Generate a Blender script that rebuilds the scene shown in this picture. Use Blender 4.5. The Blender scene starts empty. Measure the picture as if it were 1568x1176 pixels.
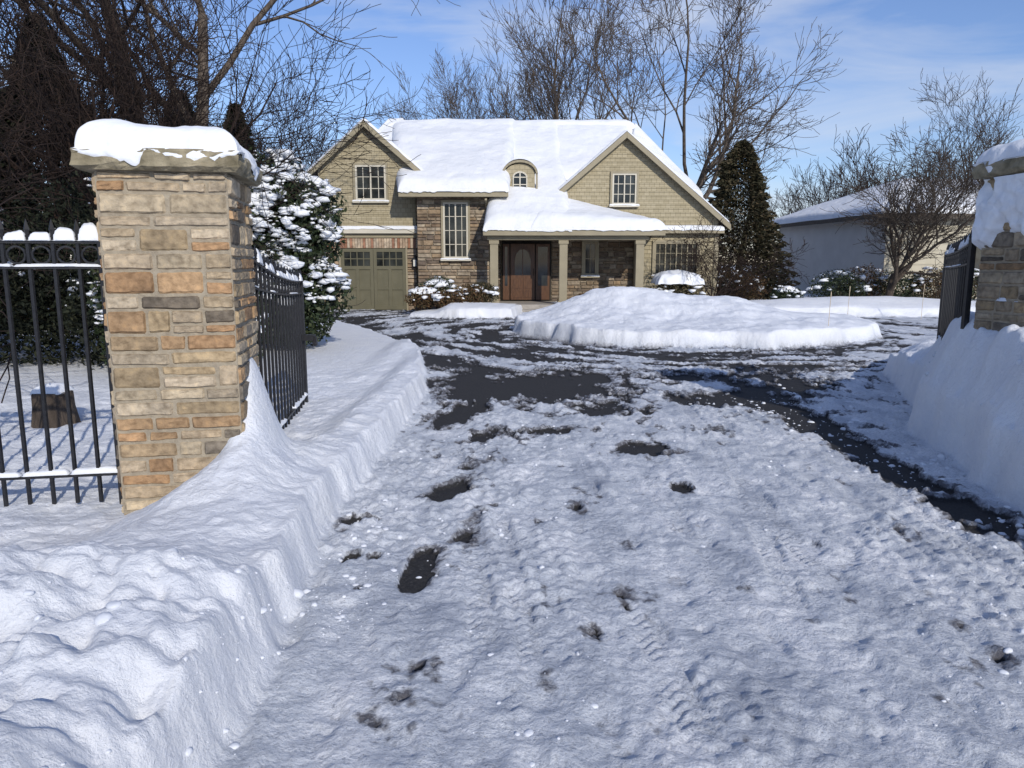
import bpy, math, random
import numpy as np
from mathutils import Vector, Matrix

random.seed(7)
RNG = np.random.default_rng(7)
scene = bpy.context.scene
try:
    scene.view_settings.view_transform = 'Standard'
    scene.view_settings.look = 'None'
    scene.view_settings.exposure = 0
except Exception:
    pass

# ------------------------------------------------------------------ noise
def _h(xi, yi, s):
    a = np.sin(xi*127.1 + yi*311.7 + s*74.7)*43758.5453
    return a - np.floor(a)
def vnoise(x, y, s=0):
    xi = np.floor(x); yi = np.floor(y); fx = x-xi; fy = y-yi
    fx = fx*fx*fx*(fx*(fx*6-15)+10); fy = fy*fy*fy*(fy*(fy*6-15)+10)
    a = _h(xi, yi, s); b = _h(xi+1, yi, s); c = _h(xi, yi+1, s); d = _h(xi+1, yi+1, s)
    return (a*(1-fx)+b*fx)*(1-fy)+(c*(1-fx)+d*fx)*fy
def fbm(x, y, o=4, s=0, g=0.5):
    t = 0; a = 1; n = 0
    for i in range(o):
        c, sn = math.cos(i*1.1), math.sin(i*1.1)
        t = t + a*vnoise((x*c-y*sn)*2**i, (x*sn+y*c)*2**i, s+i*13); n += a; a *= g
    return t/n
def worley(x, y, s=0):
    xi = np.floor(x); yi = np.floor(y); best = np.full(np.shape(x), 9.0)
    for i in (-1, 0, 1):
        for j in (-1, 0, 1):
            px = xi+i+_h(xi+i, yi+j, s); py = yi+j+_h(xi+i, yi+j, s+5)
            best = np.minimum(best, (px-x)**2+(py-y)**2)
    return np.sqrt(best)
def sstep(a, b, x):
    t = np.clip((x-a)/(b-a), 0, 1); return t*t*(3-2*t)

# ------------------------------------------------------------------ materials
def new_mat(name):
    m = bpy.data.materials.new(name); m.use_nodes = True
    nt = m.node_tree; b = nt.nodes['Principled BSDF']
    return m, nt, b
def N(nt, t, **kw):
    n = nt.nodes.new(t)
    for k, v in kw.items():
        if k in n.inputs: n.inputs[k].default_value = v
        else: setattr(n, k, v)
    return n
def ramp(nt, fac, stops):
    r = nt.nodes.new('ShaderNodeValToRGB')
    el = r.color_ramp.elements
    while len(el) < len(stops): el.new(0.5)
    for e, (p, c) in zip(el, stops):
        e.position = p; e.color = (c[0], c[1], c[2], 1)
    nt.links.new(fac, r.inputs[0]); return r.outputs[0]
def noisy(name, c1, c2, scale=5, rough=0.8, bump=0.3, bscale=None, dist=0.02, detail=6, stretch=(1, 1, 1), spec=0.3):
    m, nt, b = new_mat(name)
    tc = N(nt, 'ShaderNodeTexCoord'); mp = N(nt, 'ShaderNodeMapping'); mp.inputs['Scale'].default_value = stretch
    nt.links.new(tc.outputs['Object'], mp.inputs[0])
    n = N(nt, 'ShaderNodeTexNoise'); n.inputs['Scale'].default_value = scale; n.inputs['Detail'].default_value = detail
    nt.links.new(mp.outputs[0], n.inputs['Vector'])
    col = ramp(nt, n.outputs['Fac'], [(0.3, c1), (0.7, c2)])
    nt.links.new(col, b.inputs['Base Color'])
    b.inputs['Roughness'].default_value = rough
    b.inputs['Specular IOR Level'].default_value = spec
    if bump > 0:
        n2 = N(nt, 'ShaderNodeTexNoise'); n2.inputs['Scale'].default_value = bscale or scale*4; n2.inputs['Detail'].default_value = 5
        nt.links.new(mp.outputs[0], n2.inputs['Vector'])
        bp = N(nt, 'ShaderNodeBump'); bp.inputs['Strength'].default_value = bump; bp.inputs['Distance'].default_value = dist
        nt.links.new(n2.outputs['Fac'], bp.inputs['Height']); nt.links.new(bp.outputs[0], b.inputs['Normal'])
    return m
def attr_mat(name, rough=0.85, nscale=25, bump=0.5, dist=0.006):
    m, nt, b = new_mat(name)
    at = N(nt, 'ShaderNodeAttribute'); at.attribute_name = 'col'
    tc = N(nt, 'ShaderNodeTexCoord')
    n = N(nt, 'ShaderNodeTexNoise'); n.inputs['Scale'].default_value = nscale; n.inputs['Detail'].default_value = 8
    nt.links.new(tc.outputs['Object'], n.inputs['Vector'])
    g = ramp(nt, n.outputs['Fac'], [(0.3, (0.6, 0.58, 0.56)), (0.55, (1, 1, 1)), (0.75, (1.25, 1.2, 1.1))])
    mx = N(nt, 'ShaderNodeMix'); mx.data_type = 'RGBA'; mx.blend_type = 'MULTIPLY'; mx.inputs[0].default_value = 1
    nt.links.new(at.outputs['Color'], mx.inputs[6]); nt.links.new(g, mx.inputs[7])
    n3 = N(nt, 'ShaderNodeTexNoise'); n3.inputs['Scale'].default_value = nscale*0.22; n3.inputs['Detail'].default_value = 4
    nt.links.new(tc.outputs['Object'], n3.inputs['Vector'])
    g3 = ramp(nt, n3.outputs['Fac'], [(0.35, (0.70, 0.69, 0.68)), (0.6, (1.08, 1.05, 1.0))])
    mx3 = N(nt, 'ShaderNodeMix'); mx3.data_type = 'RGBA'; mx3.blend_type = 'MULTIPLY'; mx3.inputs[0].default_value = 0.85
    nt.links.new(mx.outputs[2], mx3.inputs[6]); nt.links.new(g3, mx3.inputs[7])
    nt.links.new(mx3.outputs[2], b.inputs['Base Color'])
    b.inputs['Roughness'].default_value = rough; b.inputs['Specular IOR Level'].default_value = 0.2
    n2 = N(nt, 'ShaderNodeTexNoise'); n2.inputs['Scale'].default_value = nscale*1.6; n2.inputs['Detail'].default_value = 8
    nt.links.new(tc.outputs['Object'], n2.inputs['Vector'])
    bp = N(nt, 'ShaderNodeBump'); bp.inputs['Strength'].default_value = bump; bp.inputs['Distance'].default_value = dist
    nt.links.new(n2.outputs['Fac'], bp.inputs['Height']); nt.links.new(bp.outputs[0], b.inputs['Normal'])
    return m

SNOW = noisy('snow', (0.75, 0.78, 0.83), (0.83, 0.85, 0.88), 6, 0.7, 0.5, 35, 0.012)
SNOWROOF = noisy('roof_snow', (0.74, 0.765, 0.80), (0.82, 0.835, 0.855), 1.5, 0.7, 0.7, 2.2, 0.10)
STONE = attr_mat('ledge_stone', nscale=22, bump=0.9, dist=0.014)
STONEH = attr_mat('house_stone', nscale=8, bump=0.3)
MORTAR = noisy('mortar', (0.26, 0.22, 0.165), (0.38, 0.33, 0.25), 20, 0.95, 0.8, 80, 0.008)
CAP = noisy('cap_stone', (0.14, 0.12, 0.075), (0.37, 0.32, 0.22), 9, 0.9, 0.9, 22, 0.025)
IRON = noisy('black_iron', (0.008, 0.008, 0.010), (0.02, 0.02, 0.022), 30, 0.45, 0.2, 120, 0.001, spec=0.5)
TRIM = noisy('khaki_trim', (0.28, 0.245, 0.17), (0.33, 0.29, 0.20), 3, 0.6, 0.05)
TRIMC = noisy('cream_trim', (0.53, 0.50, 0.41), (0.60, 0.56, 0.47), 3, 0.6, 0.05)
GAR = noisy('garage_paint', (0.12, 0.113, 0.075), (0.145, 0.135, 0.09), 3, 0.5, 0.05)
WHITEP = noisy('white_paint', (0.68, 0.67, 0.6), (0.75, 0.74, 0.68), 3, 0.5, 0.0)
SHING = noisy('roof_shingle', (0.07, 0.06, 0.05), (0.13, 0.11, 0.09), 12, 0.9, 0.3)
WOOD = noisy('door_wood', (0.065, 0.030, 0.015), (0.13, 0.062, 0.030), 6, 0.35, 0.1, stretch=(8, 8, 1), spec=0.4)
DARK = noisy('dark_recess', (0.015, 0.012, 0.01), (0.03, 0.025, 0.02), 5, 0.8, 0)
BARK = noisy('bark', (0.035, 0.027, 0.021), (0.095, 0.075, 0.06), 6, 0.95, 0.8, 18, 0.03, stretch=(3, 3, 0.6))
BARKL = noisy('bark_pale', (0.06, 0.048, 0.038), (0.15, 0.12, 0.095), 5, 0.95, 0.8, 15, 0.03, stretch=(3, 3, 0.6))
BARKR = noisy('bark_red', (0.014, 0.010, 0.008), (0.045, 0.028, 0.022), 6, 0.95, 0.6, 18, 0.03, stretch=(3, 3, 0.6))
CONC = noisy('porch_slab', (0.30, 0.28, 0.25), (0.4, 0.37, 0.33), 5, 0.9, 0.2)
NWALL = noisy('neighbour_shaded_side', (0.50, 0.49, 0.47), (0.57, 0.56, 0.54), 2, 0.9, 0.2)  # cream house's left wall: its shade is put into this grey base colour
NSIDE = noisy('neighbour_siding', (0.50, 0.46, 0.36), (0.55, 0.51, 0.41), 2, 0.8, 0.1)

def glass_mat():
    m, nt, b = new_mat('window_glass')
    tc = N(nt, 'ShaderNodeTexCoord'); n = N(nt, 'ShaderNodeTexNoise'); n.inputs['Scale'].default_value = 1.7
    nt.links.new(tc.outputs['Object'], n.inputs['Vector'])
    nt.links.new(ramp(nt, n.outputs['Fac'], [(0.35, (0.012, 0.014, 0.014)), (0.7, (0.06, 0.065, 0.06))]), b.inputs['Base Color'])
    b.inputs['Roughness'].default_value = 0.06; b.inputs['Specular IOR Level'].default_value = 0.5
    return m
GLASS = glass_mat()

def siding_mat():
    m, nt, b = new_mat('shingle_siding')
    tc = N(nt, 'ShaderNodeTexCoord'); sp = N(nt, 'ShaderNodeSeparateXYZ'); cb = N(nt, 'ShaderNodeCombineXYZ')
    nt.links.new(tc.outputs['Object'], sp.inputs[0]); nt.links.new(sp.outputs[0], cb.inputs[0]); nt.links.new(sp.outputs[2], cb.inputs[1])
    br = N(nt, 'ShaderNodeTexBrick'); br.inputs['Scale'].default_value = 1; br.inputs['Brick Width'].default_value = 0.17
    br.inputs['Row Height'].default_value = 0.14; br.inputs['Mortar Size'].default_value = 0.006; br.offset = 0.43
    br.inputs['Color1'].default_value = (0.345, 0.30, 0.20, 1); br.inputs['Color2'].default_value = (0.41, 0.36, 0.25, 1)
    br.inputs['Mortar'].default_value = (0.20, 0.17, 0.11, 1)
    nt.links.new(cb.outputs[0], br.inputs['Vector']); nt.links.new(br.outputs['Color'], b.inputs['Base Color'])
    b.inputs['Roughness'].default_value = 0.85; b.inputs['Specular IOR Level'].default_value = 0.2
    return m
SIDING = siding_mat()

def leaf_mat(name, stops, rough=0.5):
    m, nt, b = new_mat(name)
    g = N(nt, 'ShaderNodeNewGeometry')
    nt.links.new(ramp(nt, g.outputs['Random Per Island'], stops), b.inputs['Base Color'])
    b.inputs['Roughness'].default_value = rough; b.inputs['Specular IOR Level'].default_value = 0.3
    return m
LEAFG = leaf_mat('evergreen_leaf', [(0, (0.012, 0.022, 0.010)), (0.6, (0.03, 0.045, 0.02)), (1, (0.06, 0.072, 0.032))])
LEAFD = leaf_mat('dark_conifer', [(0, (0.008, 0.011, 0.007)), (0.6, (0.018, 0.024, 0.013)), (1, (0.035, 0.038, 0.022))], 0.8)
LEAFB = leaf_mat('bronze_conifer', [(0, (0.024, 0.026, 0.012)), (0.6, (0.052, 0.046, 0.024)), (1, (0.10, 0.075, 0.042))], 0.8)
LEAFO = leaf_mat('dry_leaf', [(0, (0.04, 0.024, 0.015)), (0.5, (0.13, 0.072, 0.032)), (1, (0.055, 0.055, 0.026))], 0.8)

# ------------------------------------------------------------------ mesh helpers
def link(o, parent=None):
    scene.collection.objects.link(o)
    if parent: o.parent = parent
    return o
def empty(name, loc=(0, 0, 0)):
    e = bpy.data.objects.new(name, None); e.empty_display_size = 0.2
    e.location = loc; return link(e)
def mesh_np(name, V, F, mats, parent=None, smooth=False, mi=None, col=None):
    me = bpy.data.meshes.new(name)
    V = np.asarray(V, dtype=np.float32); F = np.asarray(F, dtype=np.int32); k = F.shape[1]
    me.vertices.add(len(V)); me.vertices.foreach_set('co', V.ravel())
    me.loops.add(F.size); me.loops.foreach_set('vertex_index', F.ravel())
    me.polygons.add(len(F)); me.polygons.foreach_set('loop_start', np.arange(0, F.size, k, dtype=np.int32))
    try: me.polygons.foreach_set('loop_total', np.full(len(F), k, dtype=np.int32))
    except Exception: pass
    for m in (mats if isinstance(mats, (list, tuple)) else [mats]): me.materials.append(m)
    if mi is not None: me.polygons.foreach_set('material_index', np.asarray(mi, dtype=np.int32))
    me.polygons.foreach_set('use_smooth', np.full(len(F), smooth, dtype=bool))
    me.update(calc_edges=True)
    return link(bpy.data.objects.new(name, me), parent)

class Geo:
    def __init__(s): s.v = []; s.f = []; s.m = []; s.c = []
    def add(s, vs, fs, m=0, c=(1, 1, 1)):
        o = len(s.v); s.v += [tuple(v) for v in vs]
        for f in fs: s.f.append(tuple(i+o for i in f)); s.m.append(m); s.c.append((c[0], c[1], c[2], 1))
    def box(s, x0, x1, y0, y1, z0, z1, m=0, c=(1, 1, 1)):
        s.add([(x0, y0, z0), (x1, y0, z0), (x1, y1, z0), (x0, y1, z0), (x0, y0, z1), (x1, y0, z1), (x1, y1, z1), (x0, y1, z1)],
              [(0, 3, 2, 1), (4, 5, 6, 7), (0, 1, 5, 4), (1, 2, 6, 5), (2, 3, 7, 6), (3, 0, 4, 7)], m, c)
    def bar(s, a, b, w, h=None, m=0):
        a = Vector(a); b = Vector(b); h = h or w; t = (b-a).normalized()
        r = Vector((0, 0, 1)) if abs(t.z) < 0.9 else Vector((1, 0, 0))
        x = t.cross(r).normalized(); y = x.cross(t).normalized()
        vs = [p+x*sx*w/2+y*sy*h/2 for p in (a, b) for sx, sy in ((-1, -1), (1, -1), (1, 1), (-1, 1))]
        s.add(vs, [(0, 1, 2, 3), (7, 6, 5, 4), (0, 4, 5, 1), (1, 5, 6, 2), (2, 6, 7, 3), (3, 7, 4, 0)], m)
    def prism(s, pts, y0, y1, m=0):
        n = len(pts); vs = [(x, y0, z) for x, z in pts]+[(x, y1, z) for x, z in pts]
        s.add(vs, [tuple(range(n)), tuple(range(2*n-1, n-1, -1))]+[(i, i+n, (i+1) % n+n, (i+1) % n) for i in range(n)], m)
    def slab(s, pts, t, m=0):
        n = len(pts); vs = list(pts)+[(p[0], p[1], p[2]-t) for p in pts]
        s.add(vs, [tuple(range(n)), tuple(range(2*n-1, n-1, -1))]+[(i, i+n, (i+1) % n+n, (i+1) % n) for i in range(n)], m)
    def build(s, name, mats, parent=None, smooth=False, bevel=0):
        me = bpy.data.meshes.new(name); me.from_pydata(s.v, [], s.f)
        for m in (mats if isinstance(mats, (list, tuple)) else [mats]): me.materials.append(m)
        me.polygons.foreach_set('material_index', np.array(s.m, dtype=np.int32))
        me.polygons.foreach_set('use_smooth', np.full(len(s.f), smooth, dtype=bool))
        a = me.attributes.new('col', 'FLOAT_COLOR', 'FACE'); a.data.foreach_set('color', np.array(s.c, dtype=np.float32).ravel())
        me.update(); o = link(bpy.data.objects.new(name, me), parent)
        if bevel:
            b = o.modifiers.new('bevel', 'BEVEL'); b.width = bevel; b.segments = 2; b.limit_method = 'ANGLE'
        return o

def snow_patch(name, c, nu, nv, thick, r, parent, seed=0, nz=0.25, nsc=1.5, droop=0.0, mat=None, wob=0.0, pw=0.5):
    """c = 4 corners (p00,p10,p11,p01). snow lying on a bilinear patch, rounded edges and a drooping lip"""
    p = [np.array(q, float) for q in c]
    def axis(n):
        t = np.linspace(0, 1, n); return 0.5-0.5*np.cos(np.pi*t)
    u = axis(nu); v = axis(nv); U, Vv = np.meshgrid(u, v)
    U3 = U[..., None]; V3 = Vv[..., None]
    P = (p[0]*(1-U3)*(1-V3)+p[1]*U3*(1-V3)+p[2]*U3*V3+p[3]*(1-U3)*V3)
    Lu = max(np.linalg.norm(p[1]-p[0]), np.linalg.norm(p[2]-p[3])); Lv = max(np.linalg.norm(p[3]-p[0]), np.linalg.norm(p[2]-p[1]))
    d = np.minimum(np.minimum(U, 1-U)*Lu, np.minimum(Vv, 1-Vv)*Lv)
    e = np.clip(d/r, 0, 1); prof = np.clip(1-(1-e)**2, 0, 1)**pw
    nn = fbm(P[..., 0]*nsc+seed, (P[..., 1]+P[..., 2]*0.7)*nsc, 4, seed)
    P[..., 2] += thick*prof*(1-nz+2*nz*nn)
    cen = P.mean(axis=(0, 1))
    H, W = U.shape
    if wob > 0:
        edge = (1-e)
        wv = (fbm(P[..., 0]*9+3, P[..., 1]*9, 3, seed+9)-0.5)*2*wob*edge
        dd = P[..., :2]-cen[:2]; L = np.linalg.norm(dd, axis=-1, keepdims=True)+1e-6
        P[..., :2] += dd/L*wv[..., None]
    V = P.reshape(-1, 3)
    idx = np.arange(H*W).reshape(H, W)
    F = np.stack([idx[:-1, :-1], idx[:-1, 1:], idx[1:, 1:], idx[1:, :-1]], -1).reshape(-1, 4)
    ring = np.concatenate([idx[0, :], idx[1:, -1], idx[-1, -2::-1], idx[-2:0:-1, 0]])
    R = V[ring].copy(); dd = R[:, :2]-cen[:2]; L = np.linalg.norm(dd, axis=1, keepdims=True)+1e-6
    R1 = R.copy(); R1[:, :2] += dd/L*(0.012+0.15*droop)
    dr = droop*np.clip(fbm(R[:, 0]*7, R[:, 1]*7+R[:, 2], 3, seed+3)*2.6-0.95, 0.05, 1.2)
    R1[:, 2] -= dr*0.6
    R2 = R1.copy(); R2[:, :2] -= dd/L*0.02; R2[:, 2] -= dr*0.4+0.004
    n = len(ring); o1 = len(V); o2 = o1+n
    V = np.vstack([V, R1, R2]); i = np.arange(n); j = (i+1) % n
    F2 = np.stack([ring[i], o1+i, o1+j, ring[j]], -1); F3 = np.stack([o1+i, o2+i, o2+j, o1+j], -1)
    return mesh_np(name, V, np.vstack([F, F2, F3]), mat or SNOW, parent, True)

# blobs ------------------------------------------------------------
import bmesh
def ico(sub):
    bm = bmesh.new(); bmesh.ops.create_icosphere(bm, subdivisions=sub, radius=1)
    v = np.array([x.co[:] for x in bm.verts]); f = np.array([[q.index for q in x.verts] for x in bm.faces]); bm.free(); return v, f
ICO1 = ico(1); ICO2 = ico(2)
def blobs(name, C, S, parent=None, mat=None, flat=0.6, sub=1, jit=0.25, rng=RNG, smooth=True):
    C = np.asarray(C, float); S = np.asarray(S, float)
    tv, tf = ICO1 if sub == 1 else ICO2; n = len(C); k = len(tv)
    J = 1+rng.uniform(-jit, jit, (n, k, 1))
    sc = np.stack([S*rng.uniform(0.7, 1.5, n), S*rng.uniform(0.7, 1.5, n), S*flat*rng.uniform(0.7, 1.3, n)], -1)[:, None, :]
    V = tv[None]*J*sc; a = rng.uniform(0, 6.28, n); ca = np.cos(a)[:, None]; sa = np.sin(a)[:, None]
    X = V[..., 0]*ca-V[..., 1]*sa; Y = V[..., 0]*sa+V[..., 1]*ca
    V = np.stack([X, Y, V[..., 2]], -1)+C[:, None, :]
    F = (tf[None]+(np.arange(n)*k)[:, None, None]).reshape(-1, 3)
    return mesh_np(name, V.reshape(-1, 3), F, mat or SNOW, parent, smooth)
def leaves(name, P, size, mat, parent=None, rng=RNG, asp=2.0, droop=0.0, dirs=None):
    n = len(P)
    d = rng.normal(size=(n, 3)) if dirs is None else dirs+rng.normal(size=(n, 3))*0.35
    d[:, 2] -= droop; d /= np.linalg.norm(d, axis=1, keepdims=True)
    r = rng.normal(size=(n, 3)); a = np.cross(d, r); a /= np.linalg.norm(a, axis=1, keepdims=True)
    s = size*rng.uniform(0.6, 1.4, (n, 1))
    b = a*s/asp; l = d*s
    V = np.stack([P-l*0.5, P+b*0.5, P+l*0.5, P-b*0.5], 1).reshape(-1, 3)
    return mesh_np(name, V, np.arange(n*4).reshape(n, 4), mat, parent, False)

# ------------------------------------------------------------------ trees
def tubes(name, store, mats, parent=None):
    Vs = []; Fs = []; off = 0
    for (n, k), lst in store.items():
        P = np.array([q[0] for q in lst]); R = np.array([q[1] for q in lst])
        T = np.gradient(P, axis=1); T /= np.linalg.norm(T, axis=2, keepdims=True)+1e-9
        ref = np.where(np.abs(T[:, :1, 2:3]) > 0.9, np.array([[[1., 0, 0]]]), np.array([[[0, 0, 1.]]]))
        A = np.cross(T, np.broadcast_to(ref, T.shape)); A /= np.linalg.norm(A, axis=2, keepdims=True)+1e-9
        Bv = np.cross(T, A)
        ang = np.arange(k)*2*np.pi/k
        ring = A[:, :, None, :]*np.cos(ang)[None, None, :, None]+Bv[:, :, None, :]*np.sin(ang)[None, None, :, None]
        V = P[:, :, None, :]+ring*R[:, :, None, None]
        B = len(lst); idx = np.arange(B*n*k).reshape(B, n, k)+off
        nx = np.roll(idx, -1, axis=2)
        F = np.stack([idx[:, :-1], nx[:, :-1], nx[:, 1:], idx[:, 1:]], -1).reshape(-1, 4)
        Vs.append(V.reshape(-1, 3)); Fs.append(F); off += B*n*k
    return mesh_np(name, np.vstack(Vs), np.vstack(Fs), mats, parent, True)

def grow(seed, H, r0, trunk=0.3, kids=(5, 6, 5, 4), spread=38, lean=(0, 0), wob=0.10, trop=0.05, rmin=0.006, limbs=0.55, stems=1, ratio=0.62):
    rd = random.Random(seed); store = {}
    levels = len(kids)
    segs = [8, 7, 5, 4, 3, 3]
    def norm(a):
        l = math.sqrt(a[0]*a[0]+a[1]*a[1]+a[2]*a[2])+1e-9; return (a[0]/l, a[1]/l, a[2]/l)
    def perp(d, ang):
        while True:
            r = norm((rd.gauss(0, 1), rd.gauss(0, 1), rd.gauss(0, 1)))
            dt = r[0]*d[0]+r[1]*d[1]+r[2]*d[2]
            q = (r[0]-dt*d[0], r[1]-dt*d[1], r[2]-dt*d[2])
            if q[0]**2+q[1]**2+q[2]**2 > 0.05: break
        q = norm(q); c = math.cos(ang); s = math.sin(ang)
        return norm((d[0]*c+q[0]*s, d[1]*c+q[1]*s, d[2]*c+q[2]*s))
    def br(p, d, L, r, lev):
        n = segs[lev]; pts = [p]; rr = [r]; dirs = [d]
        end = 0.55 if lev == 0 else 0.3
        for i in range(n):
            w = wob*(0.5 if lev == 0 else 1.3)
            d = norm((d[0]+rd.gauss(0, w), d[1]+rd.gauss(0, w), d[2]+rd.gauss(0, w)+trop*(1 if lev else 0.3)))
            p = (p[0]+d[0]*L/n, p[1]+d[1]*L/n, p[2]+d[2]*L/n)
            pts.append(p); rr.append(max(rmin, r*(1-(1-end)*(i+1)/n))); dirs.append(d)
        store.setdefault((n+1, 8 if lev == 0 else (5 if lev == 1 else 3)), []).append((pts, rr))
        if lev >= levels: return
        k = kids[lev]
        k = max(2, int(round(k*rd.uniform(0.75, 1.25))))
        t0 = 0.55 if lev == 0 else 0.22
        for c in range(k):
            t = t0+(1-t0)*(c+rd.random()*0.8)/k if c < k-1 else 1.0
            i = min(n, max(1, int(round(t*n))))
            ang = math.radians(rd.uniform(0.55, 1.25)*spread)*(0.55 if t >= 1 else 1)
            cd = perp(dirs[i], ang)
            if cd[2] < -0.1 and lev < 2: cd = norm((cd[0], cd[1], 0.15))
            CL = (H*limbs if lev == 0 else L*ratio)*rd.uniform(0.7, 1.15)*(1 if lev == 0 else (1.15-0.45*t))
            br(pts[i], cd, CL, max(rmin, rr[i]*rd.uniform(0.55, 0.75)), lev+1)
    for s in range(stems):
        dx = rd.uniform(-0.5, 0.5) if stems > 1 else 0; dy = rd.uniform(-0.5, 0.5) if stems > 1 else 0
        br((dx*0.15, dy*0.15, -0.2), norm((lean[0]+dx, lean[1]+dy, 1)), H*trunk, r0*(1 if stems == 1 else rd.uniform(0.5, 0.9)), 0)
    return store

TREE_CACHE = {}
def put_tree(name, store, loc, mat, rot=0, sc=1):
    key = (id(store), mat.name)
    if key in TREE_CACHE: o = link(bpy.data.objects.new(name, TREE_CACHE[key]))
    else: o = tubes(name, store, mat); TREE_CACHE[key] = o.data
    o.location = loc; o.rotation_euler = (0, 0, rot); o.scale = (sc, sc, sc); return o

# ------------------------------------------------------------------ ground
drive_poly = [(-1.0, -40), (-0.95, -3), (-0.93, 2.1), (-0.96, 2.8), (-1.08, 3.6), (-1.11, 4.56), (-1.06, 6.25), (-1.09, 9.25), (-1.5, 12.5), (-2.3, 15.0), (-3.6, 18.2),
              (-5.77, 22.2), (-7.0, 23.3), (-7.0, 27), (-3.2, 27), (-3.1, 22.3), (-1.6, 21.6), (0.0, 21.7), (0.4, 24.4), (2.0, 24.4), (2.4, 23.2), (5, 23.1), (8, 22.3), (13, 22.3), (20, 22.0), (20, 17.5),
              (12, 15.6), (8.5, 13.8), (6.8, 12.4), (5.5, 10.8), (4.45, 8.2), (3.68, 6.6), (3.48, 5.6), (3.30, 4.64), (3.25, 3), (3.25, -40)]
def sdf_poly(x, y, poly):
    d = np.full(x.shape, 1e9); inside = np.zeros(x.shape, bool)
    n = len(poly)
    for i in range(n):
        ax, ay = poly[i]; bx, by = poly[(i+1) % n]
        ex, ey = bx-ax, by-ay; wx, wy = x-ax, y-ay
        t = np.clip((wx*ex+wy*ey)/(ex*ex+ey*ey), 0, 1)
        d = np.minimum(d, (wx-ex*t)**2+(wy-ey*t)**2)
        c = ((ay > y) != (by > y)) & (x < (bx-ax)*(y-ay)/((by-ay) if by != ay else 1e-9)+ax)
        inside ^= c
    return np.where(inside, -1, 1)*np.sqrt(d)

def G(x, y, cx, cy, sx, sy, ang=0):
    c, s = math.cos(ang), math.sin(ang); dx = x-cx; dy = y-cy
    return np.exp(-((dx*c+dy*s)/sx)**2-((-dx*s+dy*c)/sy)**2)

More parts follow.
